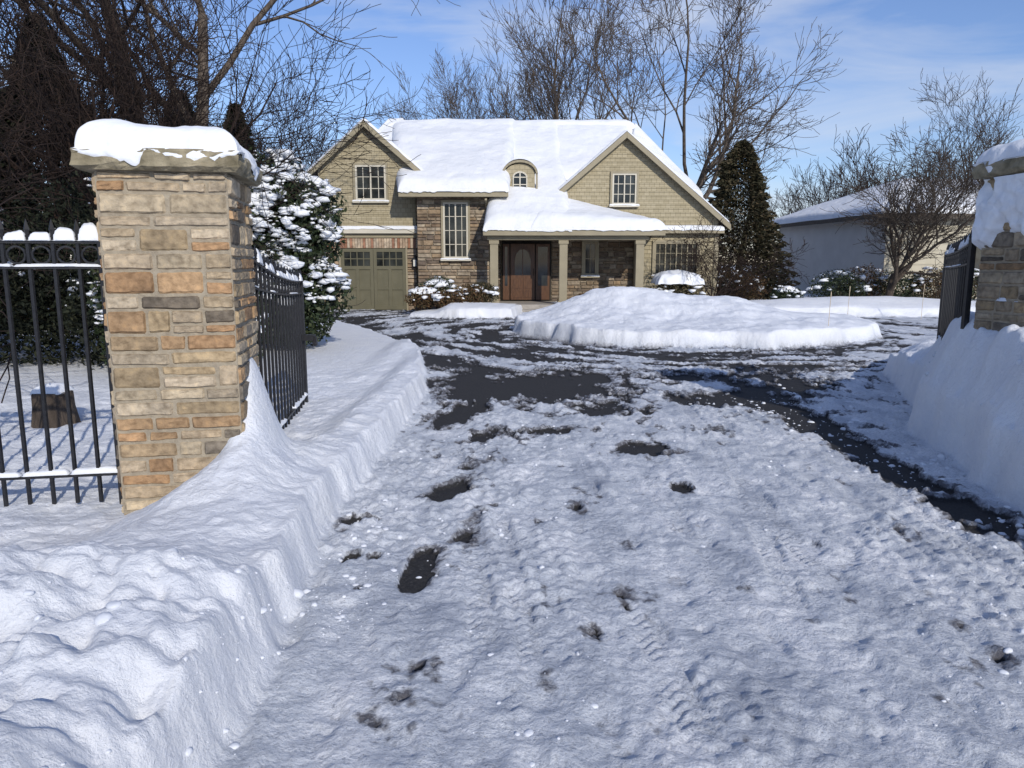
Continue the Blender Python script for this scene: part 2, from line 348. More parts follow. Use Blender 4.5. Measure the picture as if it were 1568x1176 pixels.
def terrain(x, y):
    x = np.asarray(x, float); y = np.asarray(y, float)
    wx = x+(fbm(x*1.6, y*1.6, 3, 3)-0.5)*0.20+(fbm(x*9, y*7, 2, 5)-0.5)*0.018
    wy = y+(fbm(x*1.6, y*1.6, 3, 4)-0.5)*0.20
    d = sdf_poly(wx, wy, drive_poly)
    far = sstep(12, 30, y)
    # ---- drive surface
    z = (fbm(x*0.5, y*0.5, 3, 8)-0.5)*0.04
    crust = fbm(x*6, y*4.0, 5, 11, 0.68)
    rut = fbm(x*7+0.5*fbm(x, y*.6, 2, 18), y*0.8, 4, 19)
    rg_ = fbm(x*1.3, y*0.9, 3, 15)
    wz = worley(x*11+rg_*3, y*10+rut, 12)
    clod = np.clip(0.55-wz, 0, 1)*sstep(0.42, 0.60, rg_)
    dent = np.clip(0.40-worley(x*4.2+crust, y*3.4, 77), 0, 1)*sstep(0.60, 0.42, rg_)
    # --- bare asphalt field
    st = fbm(x*5.0+fbm(x, y, 2, 31)*2, y*3.0, 5, 21, 0.60)
    th = np.arctan2(y-17.5, x-4.2); rr = np.hypot(x-4.2, y-17.5)
    sw = fbm(rr*3.0+fbm(x*.7, y*.7, 2, 29)*1.5, th*5.5, 5, 23, 0.6)
    bias = -0.30*np.ones_like(x)+0.11*sstep(5, 7, y)+0.07*sstep(7, 9.5, y)
    for g in [(-0.50, 3.62, 0.080, 0.40, -0.06, .82), (-0.50, 4.9, 0.13, 0.30, -0.25, .62), (-0.24, 4.3, 0.13, 0.50, -0.1, .40), (-0.30, 5.3, 0.13, 0.40, -0.15, .44), (-0.60, 7.6, 0.32, 0.75, -0.25, .54), (-0.2, 6.6, 0.35, 0.3, 0, .42), (0.35, 6.9, 0.30, 0.14, 0, .46),
              (0.35, 9.5, 0.90, 1.0, 0, .88), (-.55, 8.9, .4, .5, 0, .42), (-0.7, 10.2, .4, .9, 0, .34),
              (0.95, 7.9, 0.50, 0.34, 0, .56), (1.15, 6.25, 0.28, 0.26, 0, .58), (1.2, 5.1, 0.09, 0.12, 0, .60), (2.3, 8.5, 0.7, 0.50, 0, .50), (2.94, 5.3, 0.19, 1.9, 0.0, .72), (3.02, 7.6, 0.26, 1.3, 0.1, .66),
              (3.6, 9.6, 0.6, 0.8, -0.5, .54), (-0.93, 4.40, 0.10, 0.08, 0, .95), (-0.88, 3.82, 0.055, 0.08, 0, .85), (-0.74, 3.80, 0.055, 0.07, 0, .85), (-0.75, 3.42, 0.035, 0.08, 0, .7),
              (2.2, 10.4, 1.4, .5, 0, .40), (-0.45, 2.7, .14, .5, 0, .16), (0.55, 3.1, .25, .25, 0, .18), (1.4, 3.3, .3, .35, 0, .15), (2.2, 4.2, .3, .3, 0, .17), (0.4, 4.6, .25, .3, 0, .17), (1.5, 2.5, .25, .3, 0, .14), (2.3, 2.6, .3, .4, 0, .14), (1.9, 6.8, .4, .3, 0, .2)]:
        bias = bias+g[5]*G(x, y, *g[:5])
    farb = sstep(9.8, 12.0, y)
    field = (st-0.5)*1.05*(1-farb)+(sw-0.5)*2.0*farb+bias*(1-farb)+farb*(0.16-0.20*sstep(2.5, 8, x)+0.05*sstep(17, 22, y))
    field = field+(fbm(x*18, y*14, 3, 41)-0.5)*0.26
    bare = sstep(0.10, 0.17, field)*sstep(0.02, -0.10, d)
    grey = sstep(-0.16, 0.12, field)
    # tyre tracks
    tr = np.zeros_like(x)
    layer = (0.030+0.070*(crust-0.44)+0.035*(rut-0.5)+0.045*clod*(1-0.6*far)-0.05*dent)*(1-bare)
    for cx, a, y0, y1, w in [(-0.22, -0.10, 2.6, 6.8, .075), (-0.02, -0.07, 2.4, 5.8, .06), (0.62, -0.06, 2.0, 8.5, .08), (1.65, 0.05, 3.4, 8.5, .08), (1.35, 0.22, 2.5, 7.5, .075), (2.55, .06, 2.2, 7, .085), (1.98, .30, 4.5, 9, .08), (0.95, 0.02, 1.9, 6, .08)]:
        c = cx+a*(y-3.5)+0.05*np.sin(y*0.7+cx*5); m = sstep(w, w*0.8, np.abs(x-c))*sstep(y0, y0+.4, y)*sstep(y1, y1-.8, y)*sstep(0.32, 0.55, fbm(x*2, y*.8, 2, 44))
        tread = 0.5+0.5*np.tanh(3*np.sin((y+np.abs(x-c)*1.2)*2*np.pi/0.062+2.5*fbm(x*3, y*3, 2, 45)))
        m = m*(0.45+0.55*sstep(.35, .6, fbm(x*7, y*7, 2, 46)))
        layer = layer*(1-0.75*m)+m*(1-bare)*(0.004+0.011*tread)
        grey = np.maximum(grey, m*(1-tread)*0.62)
        tr = np.maximum(tr, m)
    z = z+np.maximum(layer, 0)
    crev = sstep(0.022, 0.0, layer)*(1-bare)
    grey = np.maximum(grey, crev*0.62)
    # ---- banks outside drive
    h = 0.31+0.10*(fbm(x*1.1, y*0.8, 3, 51)-0.5)
    left = sstep(0.5, -0.5, x)
    low = sstep(-1.8, -2.4, x)*sstep(3.0, 3.7, y)
    h = h*(1-low)+0.10*low
    lowg = sstep(-1.30, -1.75, x)*sstep(5.0, 6.0, y)*sstep(14, 10, y)
    h = h-0.19*lowg*(1-low)
    near = sstep(3.4, 2.6, y)*left
    n1 = fbm(x*2.1+.7, y*2.3, 4, 61); n2 = fbm(x*6, y*6, 3, 62); ch2 = np.clip(1-worley(x*6.5+n2, y*6.5, 62)**2, 0, 1)
    ch3 = np.clip(1-worley(x*12+n2, y*12, 66)**2, 0, 1)
    rid = 1-np.abs(2*n1-1)
    h = h+near*(0.62*(n1-0.5)+0.14*(rid-0.6)+0.12*(n2-0.5)+0.06*(ch2-0.6)+0.025*(ch3-.6)+0.04)
    lump = (1-near)*left*sstep(14, 6, y)
    h = h+lump*((ch2-0.5)*0.014+(ch3-.5)*.008+(fbm(x*3.0, y*3.0, 4, 63)-0.5)*0.085)
    h = h+(fbm(x*14, y*14, 3, 64)-0.5)*0.018*sstep(16, 8, y)
    # right bank
    right = sstep(1.5, 3.0, x)*sstep(13, 10, y)
    hr = 0.50+0.58*sstep(0.0, 0.42, d)*sstep(9.6, 7.2, y)+0.20*sstep(0.1, 1.0, d)*sstep(7.2, 9.4, y)-0.15*sstep(8, 11, y)
    hr = hr+(ch2-0.5)*0.05+(ch3-.5)*.03+(fbm(x*2.6, y*2.6, 4, 71)-0.5)*0.26
    h = h*(1-right)+hr*right
    farr = sstep(13, 20, y)
    h = h+farr*(0.06*fbm(x*.3, y*.3, 3, 72)-0.05)
    h = h+0.28*G(x, y, 11, 23.8, 5.0, 1.0)+0.15*G(x, y, -1.5, 23, 1.8, 1.2)
    rise = sstep(-0.02, 0.09, d)*0.88+sstep(0.1, 0.35, d)*0.12
    z = z*(1-sstep(0, 0.1, d))+h*rise
    # drift against the left pillar
    dm = sstep(-1.25, -1.5, x)
    z = z+0.66*G(x, y, -1.74, 4.86, 0.14, 0.36, 0.17)*dm+0.15*G(x, y, -1.64, 4.3, 0.26, 0.5)*sstep(-1.15, -1.4, x)
    # island
    ex = (x-4.1+(fbm(x*1.0, y*1.0, 3, 81)-0.5)*0.5)/4.05; ey = (y-17.5+(fbm(x*1.0, y*1.0, 3, 82)-0.5)*0.5)/3.65
    s = np.sqrt(ex*ex+ey*ey)
    hi = 0.38+0.64*G(x, y, 2.7, 18.2, 1.7, 1.6)+0.36*G(x, y, 5.0, 18, 1.3, 1.5)+(fbm(x*1.5, y*1.5, 5, 83)-0.5)*0.22
    isl = sstep(1.0, 0.962, s)*0.9+sstep(0.97, 0.85, s)*0.1
    z = np.maximum(z, hi*isl)
    drive = sstep(0.03, -0.05, d)*(1-sstep(1.0, 0.97, s))
    bare = bare*(1-sstep(1.03, 1.0, s))
    z = np.where((y > 26.2) & (y < 38) & (x > -6.6) & (x < 7.1), 0.0, z)
    z = z+0.8*sstep(60, 400, np.hypot(x, y))*fbm(x*.01, y*.01, 2, 90)
    return z, bare, drive, grey*drive, tr

def axis_x():
    a = list(np.arange(-3.6, 4.6, 0.016)); s = 0.016
    r = [a[-1]]
    while r[-1] < 900: s *= 1.022; r.append(r[-1]+min(s, 60))
    l = [a[0]]; s = 0.016
    while l[-1] > -900: s *= 1.022; l.append(l[-1]-min(s, 60))
    return np.array(l[:0:-1]+a+r[1:])
def axis_y():
    l = [1.7]
    while l[-1] > -300: l.append(l[-1]-max(0.02, min(40, 0.05*abs(1.9-l[-1])+0.01)))
    r = [1.7]
    while r[-1] < 1200: r.append(r[-1]+max(0.011, r[-1]*0.0038 if r[-1] < 30 else r[-1]*0.02))
    return np.array(l[:0:-1]+r)
xs = axis_x(); ys = axis_y(); X, Y = np.meshgrid(xs, ys)
Z, BARE, DRV, GREY, TR = terrain(X, Y)
V = np.stack([X, Y, Z], -1).reshape(-1, 3); idx = np.arange(X.size).reshape(X.shape)
F = np.stack([idx[:-1, :-1], idx[:-1, 1:], idx[1:, 1:], idx[1:, :-1]], -1).reshape(-1, 4)
print('GROUND', X.shape)

def ground_mat():
    m, nt, b = new_mat('snowy_ground'); L = nt.links.new
    tc = N(nt, 'ShaderNodeTexCoord')
    def no(scale, det=6, st=None, rgh=0.6):
        n = N(nt, 'ShaderNodeTexNoise'); n.inputs['Scale'].default_value = scale; n.inputs['Detail'].default_value = det; n.inputs['Roughness'].default_value = rgh
        if st:
            mp = N(nt, 'ShaderNodeMapping'); mp.inputs['Scale'].default_value = st; L(tc.outputs['Object'], mp.inputs[0]); L(mp.outputs[0], n.inputs['Vector'])
        else: L(tc.outputs['Object'], n.inputs['Vector'])
        return n.outputs['Fac']
    def at(nm):
        a = N(nt, 'ShaderNodeAttribute'); a.attribute_name = nm; return a.outputs['Fac']
    def mix(f, a, c, bt='MIX'):
        mx = N(nt, 'ShaderNodeMix'); mx.data_type = 'RGBA'; mx.blend_type = bt
        if isinstance(f, float): mx.inputs[0].default_value = f
        else: L(f, mx.inputs[0])
        for i, q in ((6, a), (7, c)):
            if isinstance(q, tuple): mx.inputs[i].default_value = (*q, 1)
            else: L(q, mx.inputs[i])
        return mx.outputs[2]
    def math_(op, a, c, cl=True):
        mm = N(nt, 'ShaderNodeMath'); mm.operation = op; mm.use_clamp = cl
        for i, q in ((0, a), (1, c)):
            if isinstance(q, (int, float)): mm.inputs[i].default_value = q
            else: L(q, mm.inputs[i])
        return mm.outputs[0]
    snow = ramp(nt, no(3), [(0.3, (0.77, 0.80, 0.86)), (0.7, (0.86, 0.88, 0.91))])
    packed = ramp(nt, no(1.8, 8, (1.5, 0.8, 1)), [(0.32, (0.43, 0.465, 0.53)), (0.5, (0.62, 0.655, 0.71)), (0.66, (0.78, 0.80, 0.84))])
    fine = ramp(nt, no(60, 6, None, 0.75), [(0.36, (0.55, 0.56, 0.58)), (0.5, (1, 1, 1)), (0.7, (1.1, 1.1, 1.1))])
    packed = mix(0.7, packed, fine, 'MULTIPLY')
    g1 = ramp(nt, math_('MULTIPLY', at('grey'), no(24, 6, None, 0.7)), [(0.26, (0, 0, 0)), (0.52, (1, 1, 1))])
    packed = mix(g1, packed, (0.12, 0.12, 0.135))
    speck = ramp(nt, no(130, 2, None, 0.5), [(0.70, (0, 0, 0)), (0.76, (1, 1, 1))])
    packed = mix(speck, packed, (0.10, 0.09, 0.085))
    asp = ramp(nt, no(90, 4), [(0.3, (0.018, 0.018, 0.020)), (0.62, (0.045, 0.044, 0.045)), (0.78, (0.13, 0.13, 0.135))])
    col = mix(at('drive'), snow, packed)
    bf = math_('ADD', at('bare'), math_('MULTIPLY', math_('SUBTRACT', no(45, 4), 0.5, False), at('grey'), False))
    bm_ = ramp(nt, bf, [(0.42, (0, 0, 0)), (0.62, (1, 1, 1))])
    col = mix(bm_, col, asp)
    L(col, b.inputs['Base Color'])
    b.inputs['Specular IOR Level'].default_value = 0.25
    rg = N(nt, 'ShaderNodeMapRange'); rg.inputs[3].default_value = 0.65; rg.inputs[4].default_value = 0.8; L(at('bare'), rg.inputs[0]); L(rg.outputs[0], b.inputs['Roughness'])
    b1 = N(nt, 'ShaderNodeBump'); b1.inputs['Strength'].default_value = 0.8; b1.inputs['Distance'].default_value = 0.026; L(no(30, 8, None, 0.7), b1.inputs['Height'])
    b2 = N(nt, 'ShaderNodeBump'); b2.inputs['Strength'].default_value = 0.35; b2.inputs['Distance'].default_value = 0.05; L(no(9, 5), b2.inputs['Height']); L(b1.outputs[0], b2.inputs['Normal'])
    L(b2.outputs[0], b.inputs['Normal'])
    return m
ground = mesh_np('snow_covered_ground_and_driveway', V, F, ground_mat(), None, True)
for nm, arr in (('bare', BARE), ('drive', DRV), ('grey', GREY)):
    a = ground.data.attributes.new(nm, 'FLOAT', 'POINT'); a.data.foreach_set('value', arr.astype(np.float32).ravel())

# loose snow crumbs
CRUMB = noisy('crumb_snow', (0.62, 0.65, 0.71), (0.74, 0.77, 0.82), 8, 0.8, 0.5, 60, 0.006)
rg = np.random.default_rng(3)
def scatter(n, x0, x1, y0, y1, s0, s1, pw=4.5):
    y = y0+(y1-y0)*rg.random(n)**1.4; x = rg.uniform(x0, x1, n); s = s0+(s1-s0)*rg.random(n)**pw
    k = fbm(x*1.5, y*1.2, 3, 15) > 0.49
    return x[k], y[k], s[k]
cx = []; cy = []; cs = []
for n, a in ((1500, (-1.0, 3.3, 1.6, 9, 0.003, 0.016)), (400, (-1.1, -0.6, 1.6, 6, 0.003, 0.018)), (250, (-4.0, -1.0, 1.6, 3.4, 0.005, 0.03)), (500, (2.6, 3.5, 3, 9, 0.004, 0.03)),
             (250, (3.3, 6, 4.5, 10, 0.006, 0.045))):
    x, y, s = scatter(n, *a); cx.append(x); cy.append(y); cs.append(s)
cx = np.concatenate(cx); cy = np.concatenate(cy); cs = np.concatenate(cs)
cz = terrain(cx, cy)[0]
blobs('loose_snow_crumbs', np.stack([cx, cy, cz-cs*0.05], -1), cs, None, CRUMB, 0.7, 2, 0.14, rg, True)

# ------------------------------------------------------------------ stonework
PAL = [(0.44, 0.355, 0.245), (0.41, 0.32, 0.205), (0.49, 0.415, 0.31), (0.40, 0.255, 0.145), (0.37, 0.28, 0.18), (0.47, 0.395, 0.285), (0.20, 0.17, 0.135), (0.45, 0.36, 0.25), (0.42, 0.345, 0.25), (0.43, 0.29, 0.17), (0.45, 0.38, 0.285), (0.27, 0.235, 0.19)]
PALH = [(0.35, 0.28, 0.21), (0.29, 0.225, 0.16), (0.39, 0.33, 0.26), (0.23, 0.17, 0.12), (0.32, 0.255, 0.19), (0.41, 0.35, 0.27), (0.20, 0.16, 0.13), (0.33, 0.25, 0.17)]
def stones(g, org, ux, nrm, w, z0, z1, openings=(), rowh=(0.06, 0.12), slen=(0.14, 0.34), depth=0.035, gap=0.012, nu=1, nv=1, pal=PAL, seed=1, rough=0.0, cfac=1.0):
    rd = random.Random(seed); z = z0
    org = Vector(org); ux = Vector(ux); nrm = Vector(nrm)
    while z < z1-0.02:
        h = rd.uniform(*rowh)
        if z+h > z1-0.04: h = z1-z
        iv = [(0, w)]
        for (a, b, c, d) in openings:
            if z+h > c+0.01 and z < d-0.01:
                ni = []
                for (p, q) in iv:
                    if b <= p or a >= q: ni.append((p, q)); continue
                    if a > p: ni.append((p, a))
                    if b < q: ni.append((b, q))
                iv = ni
        for (p, q) in iv:
            x = p
            while x < q-0.005:
                l = rd.uniform(*slen)
                if x+l > q-slen[0]*0.75: l = q-x
                subs = [(z, h)]
                if h > rowh[0]+(rowh[1]-rowh[0])*0.6 and rd.random() < 0.3:
                    k = rd.uniform(0.38, 0.62); subs = [(z, h*k), (z+h*k, h*(1-k))]
                for (zz, hh) in subs:
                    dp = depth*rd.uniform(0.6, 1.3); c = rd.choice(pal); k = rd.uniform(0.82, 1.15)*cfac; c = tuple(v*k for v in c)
                    vs = []; G_ = gap/2; jt = [rd.uniform(-0.006, 0.006) for _ in range(4)]
                    U = nu; Vv = nv
                    gu = [0, 0.05]+[0.05+0.9*i/U for i in range(1, U)]+[0.95, 1]
                    gv = [0, 0.12]+[0.12+0.76*i/Vv for i in range(1, Vv)]+[0.88, 1]
                    for jv, b_ in enumerate(gv):
                        for iu, a_ in enumerate(gu):
                            e = (iu in (0, len(gu)-1)) or (jv in (0, len(gv)-1))
                            corner = (iu in (0, len(gu)-1)) and (jv in (0, len(gv)-1))
                            dd = dp*(0.0 if e else 1)+(0 if e else rd.uniform(-rough, rough))
                            cr = 0.012 if (corner and nu > 1) else 0
                            px = x+G_+(l-gap)*a_+(jt[0] if a_ < 0.5 else jt[1])*b_+(cr if a_ < .5 else -cr)
                            pz = zz+G_+(hh-gap)*b_+(jt[2] if b_ < 0.5 else jt[3])*a_+((rd.uniform(-.003, .003)) if nu > 1 else 0)
                            vs.append(org+ux*px+nrm*dd+Vector((0, 0, pz)))
                    W = len(gu); fs = [(j*W+i, j*W+i+1, (j+1)*W+i+1, (j+1)*W+i) for j in range(len(gv)-1) for i in range(W-1)]
                    g.add(vs, fs, 0, c)
                x += l
        z += h

def pillar(name, c, w, th, z0, z1, capt, seed, cfac=1.0):
    root = empty(name, (c[0], c[1], 0)); root.rotation_euler = (0, 0, th)
    g = Geo()
    hw = w/2-0.014
    for k, (ux, n) in enumerate((((1, 0, 0), (0, -1, 0)), ((0, 1, 0), (1, 0, 0)), ((-1, 0, 0), (0, 1, 0)), ((0, -1, 0), (-1, 0, 0)))):
        ux = Vector(ux); n = Vector(n); org = n*hw-ux*(hw+0.006)
        stones(g, org, ux, n, w-0.016, z0, z1, nu=5, nv=3, seed=seed, rough=0.004, depth=0.018, gap=0.014, cfac=cfac, rowh=(0.06, 0.145), slen=(0.13, 0.38) if k % 2 == 0 else (0.12, 0.34))
    g.build('stones', STONE, root, False)
    g = Geo(); g.box(-hw-0.003, hw+0.003, -hw-0.003, hw+0.003, z0-0.1, z1, 0); g.build('mortar_core', MORTAR, root)
    o = w/2+0.075; n = 48; zs = [0, 0.02, capt*0.35, capt*0.7, capt-0.02, capt]; rings = []
    for zi, zz in enumerate(zs):
        ins = 0.022 if zi in (0, 5) else 0
        for i in range(n):
            t = i/n*4; s = int(t); f = t-s
            x, y = [(-1+2*f, -1), (1, -1+2*f), (1-2*f, 1), (-1, 1-2*f)][s]
            rr = o-ins+(random.random()-0.5)*0.026
            rings.append((x*rr, y*rr, z1+zz+(0 if zi in (0, 5) else (random.random()-0.5)*0.014)))
    fs = []
    for zi in range(5):
        for i in range(n): fs.append((zi*n+i, zi*n+(i+1) % n, (zi+1)*n+(i+1) % n, (zi+1)*n+i))
    fs.append(tuple(range(5*n, 6*n))); fs.append(tuple(range(n-1, -1, -1)))
    g = Geo(); g.add(rings, fs); g.build('cap_stone', CAP, root)
    q = o-0.016; zt = z1+capt-0.004
    snow_patch('snow_cap', [(-q, -q, zt), (q, -q, zt), (q, q, zt), (-q, q, zt)], 70, 70, 0.155, 0.17, root, seed, 0.34, 2.6, 0.085, None, 0.035)
    return root
TH = math.radians(10)
WP = 0.73
pillar('stone_gate_pillar', (-2.06, 4.70), WP, TH, -0.1, 2.12, 0.12, 11)
c2 = (3.98+0.365*(0.985+0.174), 6.40+0.365*(0.174-0.985))
pr = pillar('stone_gate_pillar', c2, WP, TH, 0.0, 2.31, 0.13, 23, 0.8)
yy, zz = np.meshgrid(np.linspace(-0.365, 0.365, 60), np.linspace(1.3, 2.30, 80))
fl = fbm(yy*3+3, zz*2.6, 4, 5)+0.32*sstep(1.5, 2.2, zz)-0.60+0.1*sstep(0.2, -0.3, yy)
tk = sstep(-0.06, 0.10, fl)*(0.05+0.06*fbm(yy*9, zz*9, 3, 6))-0.03*(fl < -0.06)
Vp = np.stack([-WP/2-0.0-tk+0.0, yy, zz], -1).reshape(-1, 3); ii = np.arange(yy.size).reshape(yy.shape)
mesh_np('plastered_snow', Vp, np.stack([ii[:-1, :-1], ii[1:, :-1], ii[1:, 1:], ii[:-1, 1:]], -1).reshape(-1, 4), SNOW, pr, True)

# ------------------------------------------------------------------ iron fence and gates
def ring(g, c, r, wr, ux, k=14):
    ux = Vector(ux); c = Vector(c); pts = [c+ux*r*math.cos(a)+Vector((0, 0, 1))*r*math.sin(a) for a in [i*2*math.pi/k for i in range(k)]]
    for i in range(k): g.bar(pts[i], pts[(i+1) % k], wr)
def finial(g, p, s=1.0):
    x, y, z = p
    lay = [(0, 0.008), (0.012, 0.016), (0.02, 0.008), (0.045, 0.017), (0.10, 0.001)]
    vs = []; fs = []
    for dz, r in lay:
        for a in range(4): vs.append((x+r*s*math.cos(a*math.pi/2), y+r*s*math.sin(a*math.pi/2), z+dz*s))
    for l in range(4):
        for a in range(4): fs.append((l*4+a, l*4+(a+1) % 4, l*4+4+(a+1) % 4, l*4+4+a))
    g.add(vs, fs)
def iron_panel(name, p, q, zb, zt, ztop2, arch=0.0, step=0.125, snow=True, mid=False, skirt=0.18):
    root = empty(name, (p[0], p[1], 0)); g = Geo()
    d = Vector((q[0]-p[0], q[1]-p[1], 0)); L = d.length; u = d.normalized()
    P = lambda s, z: u*s+Vector((0, 0, z))
    top = lambda s: arch*(1-(s/L))**2
    n = int(round(L/step))
    for i in range(n+1):
        s = i*L/n; z1 = ztop2+top(s)
        g.bar(P(s, zb-skirt), P(s, z1+0.02), 0.019); finial(g, P(s, z1+0.02), 1.15)
    for i in range(n):
        s = (i+0.5)*L/n
        s0, s1 = i*L/n, (i+1)*L/n
        g.bar(P(s0, ztop2+top(s0)), P(s1, ztop2+top(s1)), 0.032, 0.016)
        g.bar(P(s0, zt+top(s0)*0.6), P(s1, zt+top(s1)*0.6), 0.032, 0.016)
        rr = (ztop2-zt)/2-0.012
        if rr > 0.02: ring(g, P(s, (zt+ztop2)/2+top(s)*0.8), min(rr, 0.05), 0.010, u)
    g.bar(P(0, zb), P(L, zb), 0.036, 0.02)
    if mid: g.bar(P(0, zb+0.55), P(L, zb+0.55), 0.032, 0.016)
    g.bar(P(L, zb-0.2), P(L, ztop2+0.04), 0.045); g.bar(P(0, zb-0.2), P(0, ztop2+arch+0.04), 0.045)
    g.build('ironwork', IRON, root)
    if snow:
        pn = u.cross(Vector((0, 0, 1)))*0.026
        rd = random.Random(len(name)+int(L*10))
        for zz, thk in ((zb+0.012, 0.024), (ztop2+0.01, 0.075), (zt+0.009, 0.014)):
            s = 0.01
            while s < L-0.05:
                e = min(L-0.01, s+rd.uniform(0.10, 0.5)) if zz < ztop2 else min(L-0.01, s+step-0.02)
                if rd.random() < (0.85 if zz < zt else 0.75):
                    k = 1.0 if zz == ztop2+0.01 else (0.6 if zz > zb+0.1 else 0)
                    za = zz+top(s)*k; zb_ = zz+top(e)*k
                    snow_patch('rail_snow', [tuple(P(s, za)-pn), tuple(P(e, zb_)-pn), tuple(P(e, zb_)+pn), tuple(P(s, za)+pn)], 12, 7, thk*rd.uniform(0.6, 1.4), 0.035, root, rd.randint(0, 99), 0.35, 12, 0.0)
                s = e+(0.02 if rd.random() < 0.85 else 0.2)
    return root
fs_ = (-2.46, 4.52)
iron_panel('wrought_iron_fence', fs_, (fs_[0]-0.985*4.5, fs_[1]-0.174*4.5), 0.30, 1.58, 1.73, 0, 0.135)
iron_panel('wrought_iron_gate', (-1.88, 5.20), (-2.24, 7.9), 0.20, 1.30, 1.42, 0.28, 0.16, True, False)
iron_panel('wrought_iron_gate', (3.98, 6.5), (4.93, 8.5), 0.72, 1.56, 1.70, 0.08, 0.17, True, False)
g = Geo(); g.box(-0.03, 0.10, -0.05, 0.05, 0.80, 0.86); g.box(0.08, 0.12, -0.03, 0.03, 0.74, 0.84)
o = g.build('gate_latch', IRON); o.location = (-2.2, 7.85, 0)

# ------------------------------------------------------------------ HOUSE
H = empty('stone_and_shingle_house', (0, 26, 0)); HY = 26.0
class HGeo(Geo):
    def build(s, name, mats, parent=None, smooth=False, bevel=0):
        s.v = [(x, y-HY, z) for x, y, z in s.v]; return Geo.build(s, name, mats, parent or H, smooth, bevel)
def rsnow(name, c, nu, nv, thick, r, seed=0, nz=0.15, nsc=0.8, droop=0.03):
    return snow_patch(name, [(p[0], p[1]-HY, p[2]) for p in c], nu, nv, thick, r, H, seed, nz, nsc, droop, SNOWROOF)
g = HGeo()
g.prism([(-6.6, -0.1), (-3.3, -0.1), (-3.3, 4.83), (-4.95, 6.22), (-6.6, 4.83)], 26.03, 36)
g.box(-3.2, -0.77, 25.45, 30, -0.1, 3.85)
g.box(-0.77, 4.3, 26.55, 30, -0.1, 2.9)
g.prism([(0.9, 2.85), (7.1, 2.85), (7.1, 3.1), (3.84, 5.86), (0.9, 3.37)], 26.03, 33)
g.box(4.3, 7.1, 26.03, 34, -0.1, 2.84)
g.box(-3.3, 5.0, 30, 36, 0, 4.0)
g.build('wall_core', MORTAR)
def siding(g, Yf, z0, z1, fn, openings=()):
    z = z0
    while z < z1-0.01:
        zt = min(z+0.14, z1); l0, r0 = fn(z); l1, r1 = fn(zt)
        cuts = [(a, b) for a, b, c, d in openings if zt > c and z < d]
        segs = [[l0, r0, l1, r1]]
        for a, b in cuts:
            ns = []
            for s in segs:
                if a > s[0]: ns.append([s[0], a, s[2], a])
                if b < s[1]: ns.append([b, s[1], b, s[3]])
            segs = ns
        for a0, b0, a1, b1 in segs:
            if b0-a0 < 0.02: continue
            if b1 < a1: a1 = b1 = (a1+b1)/2
            g.add([(a0, Yf-0.03, z), (b0, Yf-0.03, z), (b1, Yf-0.008, zt), (a1, Yf-0.008, zt), (a0, Yf+0.03, z), (b0, Yf+0.03, z)],
                  [(0, 1, 2, 3), (4, 5, 1, 0)])
        z = zt
g = HGeo()
siding(g, 26.0, 2.86, 6.2, lambda z: (max(-6.6, -4.95-(6.22-z)/0.86), min(-3.3, -4.95+(6.22-z)/0.86)), [(-5.33, -4.29, 3.73, 4.92)])
siding(g, 26.0, 2.9, 5.85, lambda z: (max(0.9, 3.84-(5.86-z)/0.85), min(7.1, 3.84+(5.86-z)/0.85)), [(3.40, 4.25, 3.60, 4.66)])
siding(g, 26.0, 0.0, 2.62, lambda z: (4.31, 7.1), [(4.9, 6.45, 1.2, 2.36)])
g.build('shingle_siding', SIDING)
g = HGeo()
def hst(x0, w, Yf, z0, z1, op, seed, **k):
    stones(g, (x0, Yf, 0), (1, 0, 0), (0, -1, 0), w, z0, z1, op, (0.08, 0.19), (0.18, 0.5), 0.03, 0.016, 1, 1, PALH, seed, **k)
hst(-3.2, 2.43, 25.43, 0, 3.84, [(-2.33+3.2, -1.46+3.2, 1.75, 3.68)], 3)
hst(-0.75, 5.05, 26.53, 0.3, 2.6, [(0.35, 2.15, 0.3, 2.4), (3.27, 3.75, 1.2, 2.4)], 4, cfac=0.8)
hst(-6.6, 0.62, 26.0, 0, 2.12, (), 5, cfac=1.15); hst(-3.66, 0.36, 26.0, 0, 2.12, (), 6, cfac=1.1)
stones(g, (-0.75, 25.43, 0), (0, 1, 0), (1, 0, 0), 1.1, 0, 2.9, (), (0.08, 0.19), (0.18, 0.5), 0.035, 0.016, 1, 1, PALH, 9)
x = -6.6; rd = random.Random(4)
while x < -3.32:
    w = 0.085; c = rd.choice([(0.36, 0.20, 0.14), (0.46, 0.36, 0.27), (0.50, 0.42, 0.33), (0.33, 0.17, 0.11)])
    g.box(x+0.006, x+w, 25.955, 26.0, 2.15, 2.48, 0, c); x += w+0.006
g.build('stonework', STONEH)
g = HGeo()
g.box(-6.65, -3.25, 25.93, 26.0, 2.50, 2.63, 0); g.box(-6.75, -3.2, 25.80, 26.0, 2.64, 2.80, 1)
g.box(4.3, 7.25, 25.72, 26.0, 2.64, 2.76, 0)
g.box(6.98, 7.13, 25.94, 26.0, 0, 2.62, 0)
for x in (-0.58, 1.66, 4.13):
    g.box(x-0.13, x+0.13, 24.2, 24.46, 0.40, 2.3, 0); g.box(x-0.17, x+0.17, 24.16, 24.5, 0.30, 0.42, 0); g.box(x-0.16, x+0.16, 24.17, 24.49, 2.24, 2.36, 0)
g.box(-0.8, 4.4, 24.18, 24.48, 2.37, 2.55, 0)
g.box(-0.92, 4.88, 23.96, 24.08, 2.50, 2.68, 0)
g.box(-0.9, 4.86, 24.08, 26.5, 2.56, 2.60, 0)
g.box(-3.72, -0.12, 24.86, 24.93, 3.78, 3.95, 0); g.box(-3.7, -0.13, 24.93, 25.4, 3.80, 3.84, 0)
